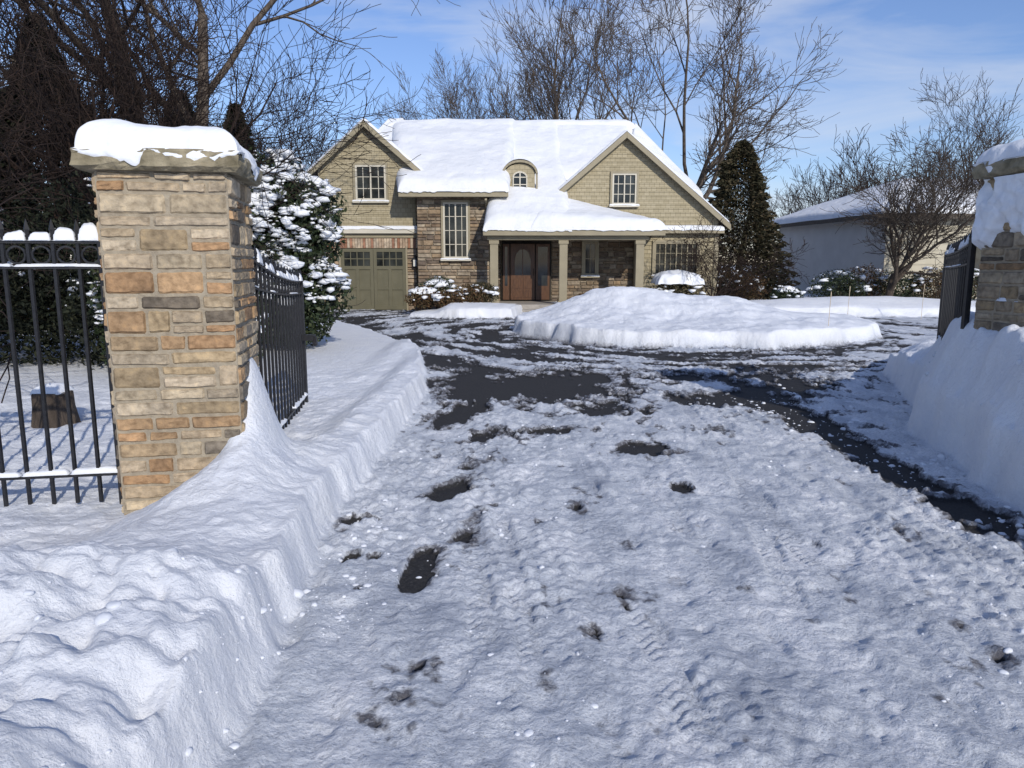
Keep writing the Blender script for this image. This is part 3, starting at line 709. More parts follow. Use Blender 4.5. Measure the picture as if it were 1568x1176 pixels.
g.bar((-0.86, 24.9, 3.7), (-0.86, 25.3, 3.55), 0.07)
g.bar((-0.84, 25.32, 3.6), (-0.84, 25.32, 2.9), 0.07)
def rake(x0, z0, x1, z1, y0):
    d = 0.2
    g.add([(x0, y0, z0), (x1, y0, z1), (x1, y0, z1-d), (x0, y0, z0-d), (x0, y0+0.05, z0), (x1, y0+0.05, z1), (x1, y0+0.05, z1-d), (x0, y0+0.05, z0-d)],
          [(0, 1, 2, 3), (7, 6, 5, 4), (0, 4, 5, 1), (3, 2, 6, 7), (0, 3, 7, 4), (1, 5, 6, 2)], 0)
rake(-7.15, 4.42, -4.95, 6.33, 25.68); rake(-4.95, 6.33, -2.78, 4.46, 25.68)
rake(1.2, 3.72, 3.84, 5.97, 25.68); rake(3.84, 5.97, 7.45, 2.93, 25.68)
g.build('trim_and_columns', [TRIM, TRIMC], None, False, 0.008)
g = HGeo()
def roof(pts, t=0.12): g.slab(pts, t)
roof([(-7.15, 25.7, 4.44), (-4.95, 25.7, 6.35), (-4.95, 33, 6.35), (-7.15, 33, 4.44)])
roof([(-4.95, 25.7, 6.35), (-2.78, 25.7, 4.48), (-2.78, 33, 4.48), (-4.95, 33, 6.35)])
roof([(1.2, 25.7, 3.74), (3.84, 25.7, 5.99), (3.84, 31, 5.99), (1.2, 31, 3.74)])
roof([(3.84, 25.7, 5.99), (7.45, 25.7, 2.95), (7.45, 33, 2.95), (3.84, 33, 5.99)])
ML = [(-3.7, 24.9, 3.95), (-0.13, 24.9, 3.95), (-0.13, 31, 7.1), (-4.85, 31, 7.1)]
MC = [(-0.9, 24.0, 2.66), (1.75, 24.0, 2.66), (1.75, 31, 7.1), (-0.2, 31, 7.1)]
MP = [(1.7, 24.0, 2.66), (4.86, 24.0, 2.66), (4.86, 26, 2.78), (1.7, 26, 3.92)]
MR = [(1.7, 27, 4.56), (4.0, 27, 4.56), (4.9, 31, 7.1), (1.7, 31, 7.1)]
MH = [(4.0, 27, 4.5), (7.3, 29, 4.1), (7.3, 29.2, 4.12), (4.9, 31, 7.1)]
for q in (ML, MC, MP, MR, MH): roof(q, 0.08)
roof([(-4.85, 31.01, 7.09), (4.9, 31.01, 7.09), (7.3, 37, 3.9), (-7, 37, 3.9)]); roof([(7.3, 29.2, 4.1), (7.35, 37, 3.9), (4.9, 31, 7.09), (4.9, 31, 7.08)])
g.build('roof', SHING)
MLs = [(-3.72, 24.82, 3.95), (-0.11, 24.82, 3.95), (0.2, 31, 7.1), (-4.85, 31, 7.1)]
MCs = [(-0.92, 23.93, 2.68), (1.9, 23.93, 2.66), (1.9, 31, 7.1), (-0.4, 31, 7.1)]
MPs = [(0.6, 23.93, 2.68), (4.9, 23.93, 2.68), (4.88, 26, 2.78), (0.6, 26, 3.95)]
MRs = [(0.2, 27, 4.56), (4.0, 27, 4.56), (4.9, 31, 7.1), (0.2, 31, 7.1)]
rsnow('roof_snow', MLs, 70, 50, 0.32, 0.36, 1, 0.3, 0.7, 0.05); rsnow('roof_snow', MCs, 70, 60, 0.32, 0.40, 2, 0.28, 0.7, 0.05); rsnow('roof_snow', MPs, 70, 40, 0.33, 0.40, 3, 0.28, 0.7, 0.05)
rsnow('roof_snow', MRs, 30, 30, 0.24, 0.3, 4); rsnow('roof_snow', MH, 30, 30, 0.24, 0.2, 5)
rsnow('roof_snow', [(-7.15, 25.70, 4.45), (-4.95, 25.70, 6.36), (-4.95, 33, 6.36), (-7.15, 33, 4.45)], 24, 24, 0.10, 0.10, 6)
rsnow('roof_snow', [(-4.95, 25.70, 6.36), (-2.8, 25.70, 4.5), (-2.8, 33, 4.5), (-4.95, 33, 6.36)], 24, 24, 0.10, 0.10, 7)
rsnow('roof_snow', [(1.2, 25.72, 3.75), (3.84, 25.72, 6.0), (3.84, 31, 6.0), (1.2, 31, 3.75)], 24, 24, 0.09, 0.12, 8)
rsnow('roof_snow', [(3.84, 25.72, 6.0), (7.42, 25.72, 2.98), (7.42, 33, 2.98), (3.84, 33, 6.0)], 24, 24, 0.09, 0.12, 9)
rsnow('ridge_snow', [(-5.0, 30.5, 6.9), (4.9, 30.5, 6.9), (4.9, 31.7, 6.9), (-5.0, 31.7, 6.9)], 60, 12, 0.42, 0.55, 10)
rsnow('roof_snow', [(-6.6, 29.0, 5.0), (-3.2, 28.6, 5.6), (-4.4, 31, 7.2), (-4.9, 31, 7.2)], 30, 30, 0.26, 0.2, 14)
rsnow('cornice_snow', [(-6.75, 25.79, 2.80), (-3.2, 25.79, 2.80), (-3.2, 25.99, 2.80), (-6.75, 25.99, 2.80)], 50, 6, 0.10, 0.08, 12)
rsnow('cornice_snow', [(4.9, 25.70, 2.76), (7.25, 25.70, 2.76), (7.25, 25.99, 2.82), (4.9, 25.99, 2.82)], 50, 6, 0.12, 0.08, 13)
# dormer
g = HGeo(); cx0 = 0.27; hw = 0.50; zb = 3.75; zs = 4.62
arc = [(cx0+hw*math.cos(a), zs+0.33*math.sin(a)) for a in np.linspace(0, math.pi, 13)]
g.prism([(cx0-hw, zb), (cx0+hw, zb)]+arc, 25.8, 28.2)
g.build('dormer', SIDING)
g = HGeo()
arc2 = [(cx0+(hw+0.07)*math.cos(a), zs+0.40*math.sin(a)) for a in np.linspace(0, math.pi, 13)]
for i in range(12):
    (xa, za), (xb, zb2) = arc2[i], arc2[i+1]; g.bar((xa, 25.8, za), (xb, 25.8, zb2), 0.22, 0.07)
g.bar((cx0-hw-0.07, 25.8, zs), (cx0-hw-0.07, 25.8, 3.85), 0.10, 0.06); g.bar((cx0+hw+0.07, 25.8, zs), (cx0+hw+0.07, 25.8, 3.85), 0.10, 0.06)
ia = [(cx0+0.23*math.cos(a), 4.50+0.17*math.sin(a)) for a in np.linspace(0, math.pi, 9)]
for i in range(8): g.bar((ia[i][0], 25.77, ia[i][1]), (ia[i+1][0], 25.77, ia[i+1][1]), 0.05, 0.05, 1)
for xx in (-0.23, 0, 0.23): g.bar((cx0+xx, 25.77, 4.0), (cx0+xx, 25.77, 4.5 if xx else 4.66), 0.04, 0.04, 1)
for zz_ in (4.02, 4.26, 4.5): g.bar((cx0-0.24, 25.775, zz_), (cx0+0.24, 25.775, zz_), 0.03, 0.03, 1)
g.build('dormer_trim', [TRIM, TRIMC])
g = HGeo(); g.prism([(cx0-0.23, 4.0), (cx0+0.23, 4.0)]+ia, 25.785, 25.79); g.build('dormer_glass', GLASS)
na = 24; aa = np.linspace(0.35, math.pi-0.35, na)
vv = []
for yv in (25.7, 26.2, 26.8, 27.4):
    for a in aa: vv.append((cx0+(hw+0.10)*math.cos(a), yv-HY, zs+0.40*math.sin(a)+0.07*math.sin((a-0.35)/(math.pi-0.7)*math.pi)))
ff = [(j*na+i, j*na+i+1, (j+1)*na+i+1, (j+1)*na+i) for j in range(3) for i in range(na-1)]
mesh_np('dormer_snow', np.array(vv), np.array(ff), SNOWROOF, H, True)

def window(name, x0, x1, z0, z1, Yf, cols, rows, fr=0.07, mat=TRIMC, bar_=0.022, sill=True, casing=True):
    g = HGeo()
    g.box(x0, x1, Yf-0.01, Yf+0.0, z0, z1, 1)
    f = fr; y0 = Yf-0.075; y1 = Yf-0.012
    g.box(x0, x0+f, y0, y1, z0, z1, 0); g.box(x1-f, x1, y0, y1, z0, z1, 0)
    g.box(x0+f, x1-f, y0, y1, z1-f, z1, 0); g.box(x0+f, x1-f, y0, y1, z0, z0+f, 0)
    W = x1-x0
    for i in range(1, cols):
        xx = x0+W*i/cols; wv = f*0.8
        g.box(xx-wv/2, xx+wv/2, y0+0.004, y1, z0+f, z1-f, 0)
    for i in range(cols):
        xa = x0+W*i/cols; xb = x0+W*(i+1)/cols; xm = (xa+xb)/2
        g.box(xm-bar_/2, xm+bar_/2, Yf-0.035, y1, z0+f, z1-f, 0)
    for j in range(1, rows):
        zz_ = z0+(z1-z0)*j/rows
        g.box(x0+f, x1-f, Yf-0.033, y1-0.001, zz_-bar_/2, zz_+bar_/2, 0)
    if casing:
        c = 0.07
        g.box(x0-c, x0-0.002, y0-0.01, Yf+0.0, z0-0.03, z1+c, 2); g.box(x1+0.002, x1+c, y0-0.01, Yf, z0-0.03, z1+c, 2); g.box(x0-0.002, x1+0.002, y0-0.01, Yf, z1+0.002, z1+c, 2)
    if sill: g.box(x0-0.1, x1+0.1, Yf-0.15, Yf, z0-0.09, z0-0.032, 0)
    o = g.build(name, [mat, GLASS, TRIM])
    if sill: rsnow('sill_snow', [(x0-0.1, Yf-0.16, z0-0.03), (x1+0.1, Yf-0.16, z0-0.03), (x1+0.1, Yf-0.075, z0-0.03), (x0-0.1, Yf-0.075, z0-0.03)], 20, 6, 0.04, 0.04, 3)
    return o
window('upper_window', -5.33, -4.29, 3.76, 4.92, 25.99, 2, 3, 0.06)
window('upper_window', 3.42, 4.24, 3.62, 4.64, 25.99, 2, 3, 0.05)
window('stair_window', -2.31, -1.48, 1.80, 3.64, 25.42, 2, 4, 0.055)
window('porch_window', 2.53, 2.99, 1.22, 2.36, 26.51, 1, 2, 0.06, TRIM)
window('bay_window', 4.92, 6.43, 1.24, 2.34, 25.99, 4, 3, 0.05, TRIM, 0.018)
# garage door
g = HGeo()
dx0, dx1 = -5.92, -3.68
g.box(dx0, dx1, 25.99, 26.02, 0.02, 2.14, 0)
mid = (dx0+dx1)/2
for a, b in ((dx0, mid-0.006), (mid+0.006, dx1)):
    w = 0.11; y0 = 25.955; y1 = 25.99
    m2 = (a+b)/2
    for p, q in ((a, a+w), (b-w, b)): g.box(p, q, y0, y1, 0.03, 2.12, 0)
    g.box(m2-w/2, m2+w/2, y0, y1, 0.17, 1.42, 0)
    for z0, z1 in ((0.03, 0.17), (1.42, 1.54), (2.02, 2.12)): g.box(a+w, b-w, y0, y1, z0, z1, 0)
    g.box(a+w, m2-w/2, y0+.01, y1, 0.72, 0.80, 0); g.box(m2+w/2, b-w, y0+.01, y1, 0.72, 0.80, 0)
    g.box(a+w, b-w, 25.984, 25.988, 1.54, 2.02, 1)
    for i in range(1, 4):
        xx = a+w+(b-w-a-w)*i/4; g.box(xx-0.014, xx+0.014, 25.966, 25.984, 1.54, 2.02, 0)
    g.box(a+w, b-w, 25.968, 25.9835, 1.77, 1.80, 0)
g.box(dx0-0.07, dx0-0.003, 25.92, 26.0, 0, 2.2, 2); g.box(dx1+0.003, dx1+0.06, 25.92, 26.0, 0, 2.2, 2)
g.build('garage_door', [GAR, GLASS, TRIM])
# front door: panelled leaf with an arched light and two sidelights
g = HGeo()
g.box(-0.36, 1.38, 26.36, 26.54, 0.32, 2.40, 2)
g.box(-0.05, 0.80, 26.28, 26.355, 0.36, 2.30, 0)
oy = 26.262
for z0, z1 in ((0.44, 0.70), (0.76, 1.10)):
    for xa, xb in ((0.04, 0.35), (0.40, 0.71)): g.box(xa, xb, oy, 26.279, z0, z1, 0)
ar = [(0.375+0.28*math.cos(a), 1.80+0.34*math.sin(a)) for a in np.linspace(0, math.pi, 13)]
g.prism([(0.095, 1.22), (0.655, 1.22)]+ar, 26.27, 26.279, 1)
for i in range(12): g.bar((ar[i][0], 26.262, ar[i][1]), (ar[i+1][0], 26.262, ar[i+1][1]), 0.03, 0.05, 0)
g.bar((0.375, 26.262, 1.22), (0.375, 26.262, 2.14), 0.03, 0.03, 0)
for xa, xb in ((-0.32, -0.09), (0.84, 1.32)):
    g.box(xa, xb, 26.31, 26.355, 0.36, 2.30, 0); g.box(xa+0.07, xb-0.07, 26.30, 26.309, 0.85, 2.2, 1)
g.box(0.745, 0.765, 26.22, 26.24, 1.2, 1.45, 2)
g.build('front_door', [WOOD, GLASS, DARK])
g = HGeo()
g.box(-0.85, 4.5, 24.05, 26.5, -0.05, 0.31, 0); g.box(0.0, 1.5, 23.72, 24.045, -0.05, 0.17, 0)
g.build('porch_floor_and_steps', CONC)
g = HGeo(); g.box(-3.42, -3.28, 25.82, 25.95, 1.50, 1.78, 0); g.bar((-3.35, 25.98, 1.85), (-3.35, 25.88, 1.85), 0.03); g.box(-3.45, -3.25, 25.80, 25.97, 1.78, 1.81, 0); g.bar((-3.35, 25.88, 1.81), (-3.35, 25.88, 1.88), 0.05)
g.box(-3.40, -3.30, 25.815, 25.82, 1.53, 1.75, 1)
g.build('wall_lantern', [IRON, WHITEP])

# ------------------------------------------------------------------ neighbour house
NH = empty('neighbour_house', (13, 28, 0))
class NG(Geo):
    def build(s, name, mats, smooth=False): s.v = [(x-13, y-28, z) for x, y, z in s.v]; return Geo.build(s, name, mats, NH, smooth)
A, B, C_, D = (12.75, 36, 0), (13.9, 28, 0), (25, 29.6, 0), (23.8, 37.6, 0)
up = lambda p, z: (p[0], p[1], z)
g = NG(); g.add([A, B, C_, D]+[up(p, 3.45) for p in (A, B, C_, D)], [(0, 1, 5, 4)], 0)
g.add([A, B, C_, D]+[up(p, 3.45) for p in (A, B, C_, D)], [(1, 2, 6, 5), (2, 3, 7, 6), (3, 0, 4, 7)], 1)
g.build('walls', [NWALL, NSIDE])
E = [(12.3, 36.5, 3.45), (13.5, 27.5, 3.45), (25.5, 29.2, 3.45), (24.3, 38.1, 3.45)]; R1, R2 = (16.6, 32.6, 5.0), (21.3, 33.3, 5.0)
g = NG(); g.slab([E[0], E[1], R1], 0.18); g.slab([E[1], E[2], R2, R1], 0.18); g.slab([E[2], E[3], R2], 0.18); g.slab([E[3], E[0], R1, R2], 0.18)
g.build('roof', SHING)
L_ = lambda p: (p[0]-13, p[1]-28, p[2]+0.005)
snow_patch('roof_snow', [L_(E[0]), L_(E[1]), L_(R1), L_(R1)], 20, 20, 0.22, 0.2, NH, 1, 0.2, 1, 0.03, SNOWROOF)
snow_patch('roof_snow', [L_(E[1]), L_(E[2]), L_(R2), L_(R1)], 30, 20, 0.25, 0.2, NH, 2, 0.2, 1, 0.03, SNOWROOF)
g = NG()
for i in range(12): g.bar((13.95+0.1, 27.99+0.01, 0.3+i*0.26), (24.9, 29.55, 0.3+i*0.26), 0.012, 0.03, 0)
for t in (0.3, 0.62):
    x = 13.9+11.1*t; y = 28+1.6*t-0.04; g.box(x, x+1.4, y-0.02, y+0.02, 1.2, 2.5, 1); g.box(x-0.06, x+1.46, y-0.015, y+0.01, 1.14, 2.56, 0)
g.build('clapboards_and_windows', [NSIDE, GLASS])
N2 = empty('distant_house', (30, 44, 0)); g = Geo(); g.box(-6, 8, 0, 8, 0, 4.1, 0); g.prism([(-6, 4.1), (8, 4.1), (1, 4.3)], 0, 0.1, 0)
g.build('walls', NSIDE, N2)
g = Geo(); g.slab([(-6.5, -0.5, 4.0), (8.5, -0.5, 4.0), (8.5, 4, 6.0), (-6.5, 4, 6.0)], 0.15); g.slab([(-6.5, 4.01, 6.0), (8.5, 4.01, 6.0), (8.5, 8.5, 4.0), (-6.5, 8.5, 4.0)], 0.15); g.build('roof', SHING, N2)
snow_patch('roof_snow', [(-6.5, -0.5, 4.01), (8.5, -0.5, 4.01), (8.5, 4, 6.01), (-6.5, 4, 6.01)], 40, 20, 0.25, 0.25, N2, 4, 0.2, 1, 0.03, SNOWROOF)

# ------------------------------------------------------------------ bare trees
S_big = grow(1, 14, 0.30, 0.36, (6, 7, 6, 5, 3), 40, (0.28, 0), limbs=0.56, rmin=0.010, ratio=0.58)
S_b2 = grow(2, 15, 0.24, 0.38, (6, 7, 6, 4, 3), 30, (0, 0), limbs=0.52, rmin=0.010)
S_b3 = grow(3, 12, 0.20, 0.28, (6, 6, 6, 4, 3), 36, (0.03, 0), limbs=0.52, rmin=0.009)
S_r = grow(4, 7.0, 0.15, 0.17, (6, 7, 6, 5, 2), 44, (0.05, 0), limbs=0.56, rmin=0.007)
put_tree('bare_tree', S_big, (8.2, 42, 0), BARKL, 0.0, 1.2)
put_tree('bare_tree', S_b2, (3.4, 45, 0), BARKL, 0.6, 1.15)
put_tree('bare_tree', S_b2, (-1.6, 48, 0), BARKL, 2.6, 0.95)
put_tree('bare_tree', S_r, (12.6, 24.9, 0.3), BARK, 0.3)
put_tree('bare_tree', S_b3, (19.2, 31, 0.2), BARK, 1.0, 0.72)
put_tree('bare_tree', S_b3, (-10.6, 40, 0), BARKR, 2.0, 0.95)
put_tree('bare_tree', S_b3, (-7.0, 47, 0), BARK, 4.0, 0.85)
# left group
S_l1 = grow(11, 14, 0.19, 0.5, (7, 7, 6, 4, 2), 42, (0.10, 0), limbs=0.42, rmin=0.007)
S_l2 = grow(12, 12, 0.16, 0.36, (8, 7, 6, 4, 2), 48, (-0.10, 0.05), limbs=0.46, rmin=0.006)
S_l3 = grow(13, 6, 0.09, 0.28, (7, 6, 6, 4), 50, (-0.10, 0), limbs=0.55, rmin=0.005, trop=0.02, wob=0.16)
S_l4 = grow(17, 10, 0.12, 0.25, (8, 7, 6, 4, 2), 46, (0.05, 0), limbs=0.55, rmin=0.006)
put_tree('bare_tree', S_l1, (-6.6, 16, 0), BARKL, 0.0)
put_tree('bare_tree', S_l1, (-8.0, 16.8, 0), BARK, 2.3, 1.05)
put_tree('bare_tree', S_l2, (-9.2, 13.0, 0), BARKR, 0.5, 0.95)
put_tree('bare_tree', S_l2, (-11.0, 18, 0), BARKR, 3.1, 1.0)
put_tree('bare_tree', S_l4, (-6.4, 12.6, 0), BARKR, 0.4, 0.75)
put_tree('bare_tree', S_l3, (-6.9, 8.6, 0), BARKR, 0.0, 1.15)
put_tree('bare_tree', S_l3, (-8.4, 9.8, 0), BARKR, 2.2, 1.25)
put_tree('ornamental_maple', grow(21, 3.6, 0.07, 0.16, (6, 7, 6, 4), 56, (0, 0), limbs=0.62, rmin=0.006, trop=0.0, wob=0.2, stems=2), (6.9, 24.6, 0.2), BARKR, 0)
DT = empty('distant_tree_line', (0, 0, 0))
protoA = tubes('tree_mass_a', grow(31, 11, 0.2, 0.3, (6, 6, 5, 4), 36, rmin=0.016), BARK, DT); protoB = tubes('tree_mass_b', grow(32, 10, 0.2, 0.28, (7, 6, 5, 4), 42, rmin=0.016), BARKR, DT)
rd = random.Random(9); lst = []
for i in range(56):
    x = rd.uniform(-75, 95); y = rd.uniform(60, 95)
    if -12 < x < 10 and rd.random() < 0.6: continue
    lst.append((x, y))
lst += [(30, 50), (36, 47), (26, 54), (40, 55), (-18, 34), (-14, 30), (-22, 28), (-16, 24), (22, 44)]
for i, (x, y) in enumerate(lst):
    p = protoA if i % 2 else protoB
    if i == 0: o = protoA
    elif i == 1: o = protoB
    else: o = link(bpy.data.objects.new('tree_mass', p.data), DT)
    o.location = (x, y, 0); o.rotation_euler = (0, 0, rd.uniform(0, 6)); s = rd.uniform(0.65, 1.0); o.scale = (s, s, s)

# ------------------------------------------------------------------ evergreens and shrubs
def vol(rng, n, c, r, shell=0.35, lump=0.3, seed=0):
    d = rng.normal(size=(n, 3)); d /= np.linalg.norm(d, axis=1, keepdims=True)
    rad = 1-shell*rng.random(n)**1.5
    l = 1+lump*(fbm(d[:, 0]*2.5+seed+c[0], d[:, 2]*2.5+d[:, 1]*2, 3, seed)-0.5)*2
    return np.array(c)+d*(rad*l)[:, None]*np.array(r), d
def shrub(name, loc, parts, nleaf, size, mat, snow=0, ssize=(0.03, 0.09), seed=0, asp=2.0, stems=True, thr=0.45):
    rng = np.random.default_rng(seed); root = empty(name, loc)
    P = []; S = []
    tot = sum(r[0]*r[1]*r[2] for c, r in parts)
    for i, (c, r) in enumerate(parts):
        k = r[0]*r[1]*r[2]/tot
        p, d = vol(rng, int(nleaf*k), c, r, 0.6, 0.3, seed+i); P.append(p)
        if snow:
            p, d = vol(rng, int(snow*k*2.2), c, np.array(r)*0.98, 0.15, 0.3, seed+i); m = (d[:, 2] > -0.15)
            p = p[m]; keep = (fbm(p[:, 0]*3+p[:, 1]*2, p[:, 2]*5, 3, seed) > thr); S.append(p[keep])
    P = np.vstack(P); P = P[P[:, 2] > 0.02]
    leaves('leaves', P, size, mat, root, rng, asp, 0.2)
    if stems:
        mx = max(c[2]+r[2]*0.7 for c, r in parts)
        tubes('stems', grow(seed, mx*0.8, 0.04, 0.25, (5, 5, 3), 36, limbs=0.5, stems=3, rmin=0.005), BARK, root)
    if snow:
        S = np.vstack(S); blobs('snow_on_leaves', S, ssize[0]+(ssize[1]-ssize[0])*rng.random(len(S))**2, root, SNOW, 0.5, 1, 0.4, rng)
    return root
shrub('snowy_magnolia', (-3.95, 13.2, 0.1), [((0, 0, 1.0), (1.05, 1.0, 1.0)), ((0.1, 0, 2.0), (0.95, 0.9, 0.95)), ((-0.3, 0.2, 2.8), (0.75, 0.7, 0.65)), ((0.55, -0.1, 2.45), (0.5, 0.6, 0.5)), ((-0.8, 0, 2.2), (0.6, 0.6, 0.7))],
      28000, 0.085, LEAFG, 3600, (0.025, 0.12), 5, thr=0.52)
shrub('yew_hedge', (-7.6, 11.3, 0), [((x, 0.3*math.sin(x*2), 1.2), (1.1, 0.9, 1.5+0.35*math.sin(x*1.7))) for x in np.arange(-4.5, 3.0, 1.1)], 42000, 0.10, LEAFD, 260, (0.03, 0.08), 6, 2.6, False)
shrub('rhododendron', (-4.1, 10.2, 0), [((0, 0, 0.7), (0.7, 0.7, 0.95)), ((-0.9, 0.2, 0.9), (0.8, 0.6, 1.1))], 11000, 0.08, LEAFG, 400, (0.03, 0.09), 7)
def conifer(name, loc, Hh, R, n, mat, seed, size=0.16, base=0.05, pw=0.85, snow=0):
    rng = np.random.default_rng(seed); root = empty(name, loc)
    t = rng.random(n)**1.25; z = Hh*(base+(1-base)*t); a = rng.uniform(0, 6.283, n)
    lay = 0.78+0.22*np.abs(np.sin(z*2*np.pi/(Hh*0.11)+a*0.5))
    rr = R*(1-t)**pw*lay*(0.65+0.7*fbm(a*2.2, z*2.0, 3, seed))*(1-0.55*rng.random(n)**2.2)+0.03
    P = np.stack([rr*np.cos(a), rr*np.sin(a), z-rr*0.15], -1)
    dirs = np.stack([np.cos(a), np.sin(a), np.full(n, 0.1)], -1)
    leaves('needles', P, size, mat, root, rng, 2.6, 0.15, dirs)
    tubes('trunk', grow(seed, Hh*1.3, R*0.07, 0.6, (2,), 12, limbs=0.05), BARK, root)
    if snow:
        m = rng.choice(n, snow); blobs('snow_on_branches', P[m]*np.array([1.0, 1.0, 1])+np.array([0, 0, 0.04]), rng.uniform(0.04, 0.12, snow), root, SNOW, 0.4, 1, 0.3, rng)
    return root
conifer('arborvitae', (8.7, 29, 0), 6.2, 2.05, 32000, LEAFB, 3, 0.16, 0.03, 0.55)
conifer('spruce_tree', (-5.3, 14.8, 0), 4.6, 1.2, 15000, LEAFD, 4, 0.17)
conifer('spruce_tree', (-11.5, 19, 0), 7.5, 2.6, 24000, LEAFD, 5, 0.24)
conifer('spruce_tree', (-8.6, 20, 0), 6.0, 2.2, 20000, LEAFD, 8, 0.22)
conifer('spruce_tree', (-13.0, 16, 0), 6.8, 2.4, 20000, LEAFD, 9, 0.22)
def fshrub(loc, r, seed, mat=LEAFO, nm='foundation_shrub', n=1500, snow=70, ss=(0.05, 0.15)):
    return shrub(nm, loc, [((0, 0, r*0.55), (r, r*0.8, r*0.65))], n, 0.07, mat, snow, ss, seed, 2.0, True)
def cap_on(root, r, z, t):
    snow_patch('snow_cap', [(-r, -r*.8, z), (r, -r*.8, z), (r, r*.8, z), (-r, r*.8, z)], 22, 22, t, r*0.85, root, int(r*100), 0.3, 4, 0.05, None, 0.12)
for (x, y, zz_, r, sd, mt) in ((-2.75, 23.2, 0.25, 0.5, 21, LEAFO), (-2.0, 22.9, 0.25, 0.45, 22, LEAFO), (-1.3, 23.4, 0.25, 0.55, 23, LEAFO), (-0.95, 23.6, 0.4, 0.5, 24, LEAFB), (-2.4, 23.9, 0.4, 0.6, 25, LEAFG), (2.3, 23.6, 0.2, 0.35, 26, LEAFO), (9.0, 24.4, 0.3, 0.45, 29, LEAFG)):
    r_ = fshrub((x, y, zz_), r*1.1, sd, mt, n=2200, snow=22)
    if sd in (21, 25, 29): cap_on(r_, r*0.6, r*0.95, 0.16)
r_ = fshrub((5.35, 24.2, 0.2), 0.85, 30, LEAFB, 'boxwood', 3500, 20)
q = 0.72
snow_patch('snow_cap', [(-q, -q*.8, 0.80), (q, -q*.8, 0.80), (q, q*.8, 0.80), (-q, q*.8, 0.80)], 26, 26, 0.42, 0.66, r_, 4, 0.2, 3, 0.05, None, 0.10)
for i, (x, y, rr) in enumerate([(11.2, 25.6, 0.8), (12.3, 26.2, 0.9), (13.4, 25.8, 0.8), (14.6, 25.5, 0.85), (15.8, 26, 0.9), (17, 25.6, 0.9), (18.4, 25.7, 1.0), (8.0, 26.6, 0.8), (7.2, 26.8, 0.7)]):
    fshrub((x, y, 0.2), rr*1.25, 40+i, LEAFO if i % 2 else LEAFG, 'hedge_shrub', 4500, 45, (0.03, 0.15))
TS = empty('tree_stump', (-4.35, 6.9, 0.05))
g = Geo(); n = 20; vs = []
for j, (zz_, rr) in enumerate(((-0.1, 0.24), (0.05, 0.19), (0.22, 0.165), (0.36, 0.16))):
    for i in range(n):
        a = i*2*math.pi/n; r2 = rr*(1+0.1*math.sin(a*5+j*0.2)+0.04*random.random()); vs.append((r2*math.cos(a), r2*math.sin(a), zz_))
g.add(vs, [(j*n+i, j*n+(i+1) % n, (j+1)*n+(i+1) % n, (j+1)*n+i) for j in range(3) for i in range(n)]+[tuple(range(3*n, 4*n))]); g.build('stump', BARK, TS)
snow_patch('snow_cap', [(-.13, -.13, .355), (.13, -.13, .355), (.13, .13, .355), (-.13, .13, .355)], 14, 14, 0.08, 0.12, TS, 2, 0.2, 5, 0.02)
MK = noisy('marker_fibreglass', (0.5, 0.42, 0.3), (0.55, 0.45, 0.32), 5, 0.5, 0)
for (x, y) in ((6.5, 15.2), (8.6, 19.0), (11.6, 21.0)):
    g = Geo(); g.bar((0, 0, 0), (0.02, 0.01, 1.0), 0.009); g.bar((0.021, 0.0105, 0.88), (0.0225, 0.0112, 0.98), 0.014); o = g.build('driveway_marker_stake', MK); o.location = (x, y, 0.05)

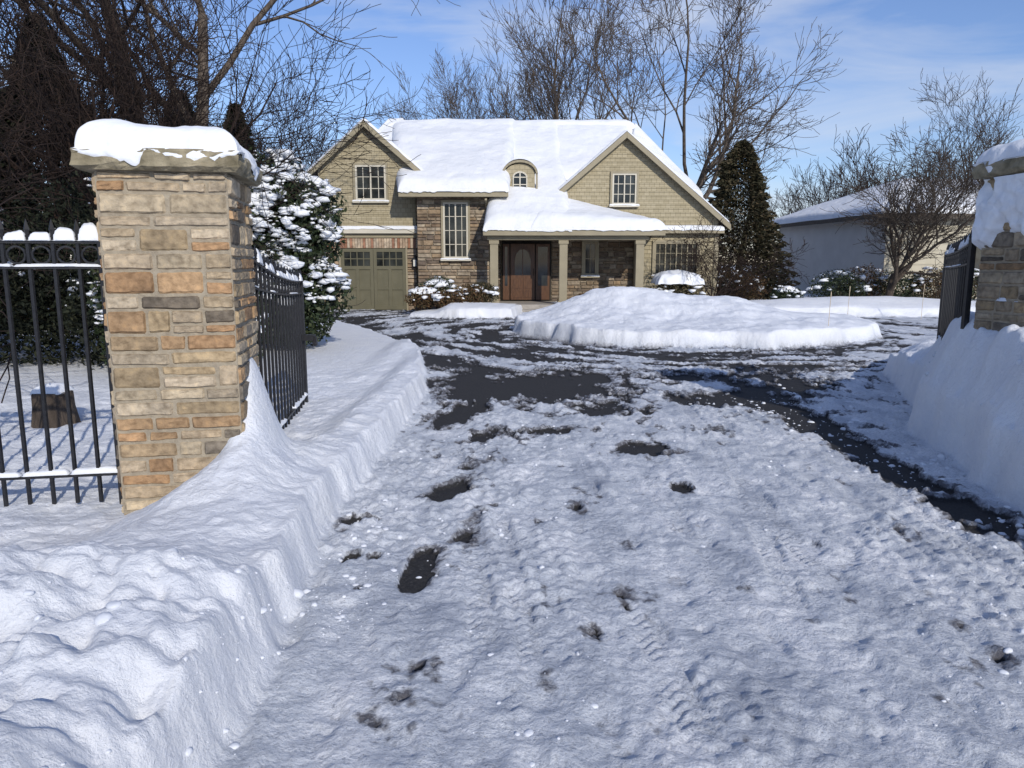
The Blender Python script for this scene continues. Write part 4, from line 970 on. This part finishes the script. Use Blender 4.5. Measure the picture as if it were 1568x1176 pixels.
# ------------------------------------------------------------------ light, sky, camera
EL = math.radians(27); AZ = math.radians(158)
s = Vector((math.sin(AZ)*math.cos(EL), math.cos(AZ)*math.cos(EL), math.sin(EL)))
ld = bpy.data.lights.new('sun', 'SUN'); ld.energy = 3.3; ld.angle = math.radians(0.5); ld.color = (1.0, 0.93, 0.82)
lo = link(bpy.data.objects.new('sun', ld)); lo.rotation_euler = s.to_track_quat('Z', 'Y').to_euler(); lo.location = (20, -30, 30)
w = bpy.data.worlds.new('World'); scene.world = w; w.use_nodes = True; nt = w.node_tree
bg = nt.nodes['Background']; sky = N(nt, 'ShaderNodeTexSky'); sky.sky_type = 'NISHITA'; sky.sun_disc = False
sky.sun_elevation = EL; sky.sun_rotation = AZ; sky.air_density = 1.15; sky.dust_density = 0.1; sky.ozone_density = 4.0
tc = N(nt, 'ShaderNodeTexCoord'); mp = N(nt, 'ShaderNodeMapping'); mp.inputs['Scale'].default_value = (1.4, 1.4, 5.0); mp.inputs['Rotation'].default_value = (0.1, 0.3, 0)
nt.links.new(tc.outputs['Generated'], mp.inputs[0])
cn = N(nt, 'ShaderNodeTexNoise'); cn.inputs['Scale'].default_value = 2.2; cn.inputs['Detail'].default_value = 9; cn.inputs['Roughness'].default_value = 0.55; cn.inputs['Distortion'].default_value = 0.6
nt.links.new(mp.outputs[0], cn.inputs['Vector'])
cf = ramp(nt, cn.outputs['Fac'], [(0.46, (0.0, 0.0, 0.0)), (0.74, (0.65, 0.65, 0.65))])
tint = N(nt, 'ShaderNodeMix'); tint.data_type = 'RGBA'; tint.blend_type = 'MULTIPLY'; tint.inputs[0].default_value = 1.0
nt.links.new(sky.outputs[0], tint.inputs[6]); tint.inputs[7].default_value = (0.90, 0.88, 1.06, 1)
mx = N(nt, 'ShaderNodeMix'); mx.data_type = 'RGBA'; nt.links.new(cf, mx.inputs[0]); nt.links.new(tint.outputs[2], mx.inputs[6]); mx.inputs[7].default_value = (5.4, 5.8, 6.6, 1)
nt.links.new(mx.outputs[2], bg.inputs['Color']); bg.inputs['Strength'].default_value = 0.13

cd = bpy.data.cameras.new('camera'); cd.lens = 26; cd.sensor_width = 36; cd.clip_end = 3000; cd.clip_start = 0.05
co = link(bpy.data.objects.new('camera', cd)); co.location = (0, 0, 1.6); co.rotation_euler = (math.radians(90-9.2), 0, 0)
scene.camera = co
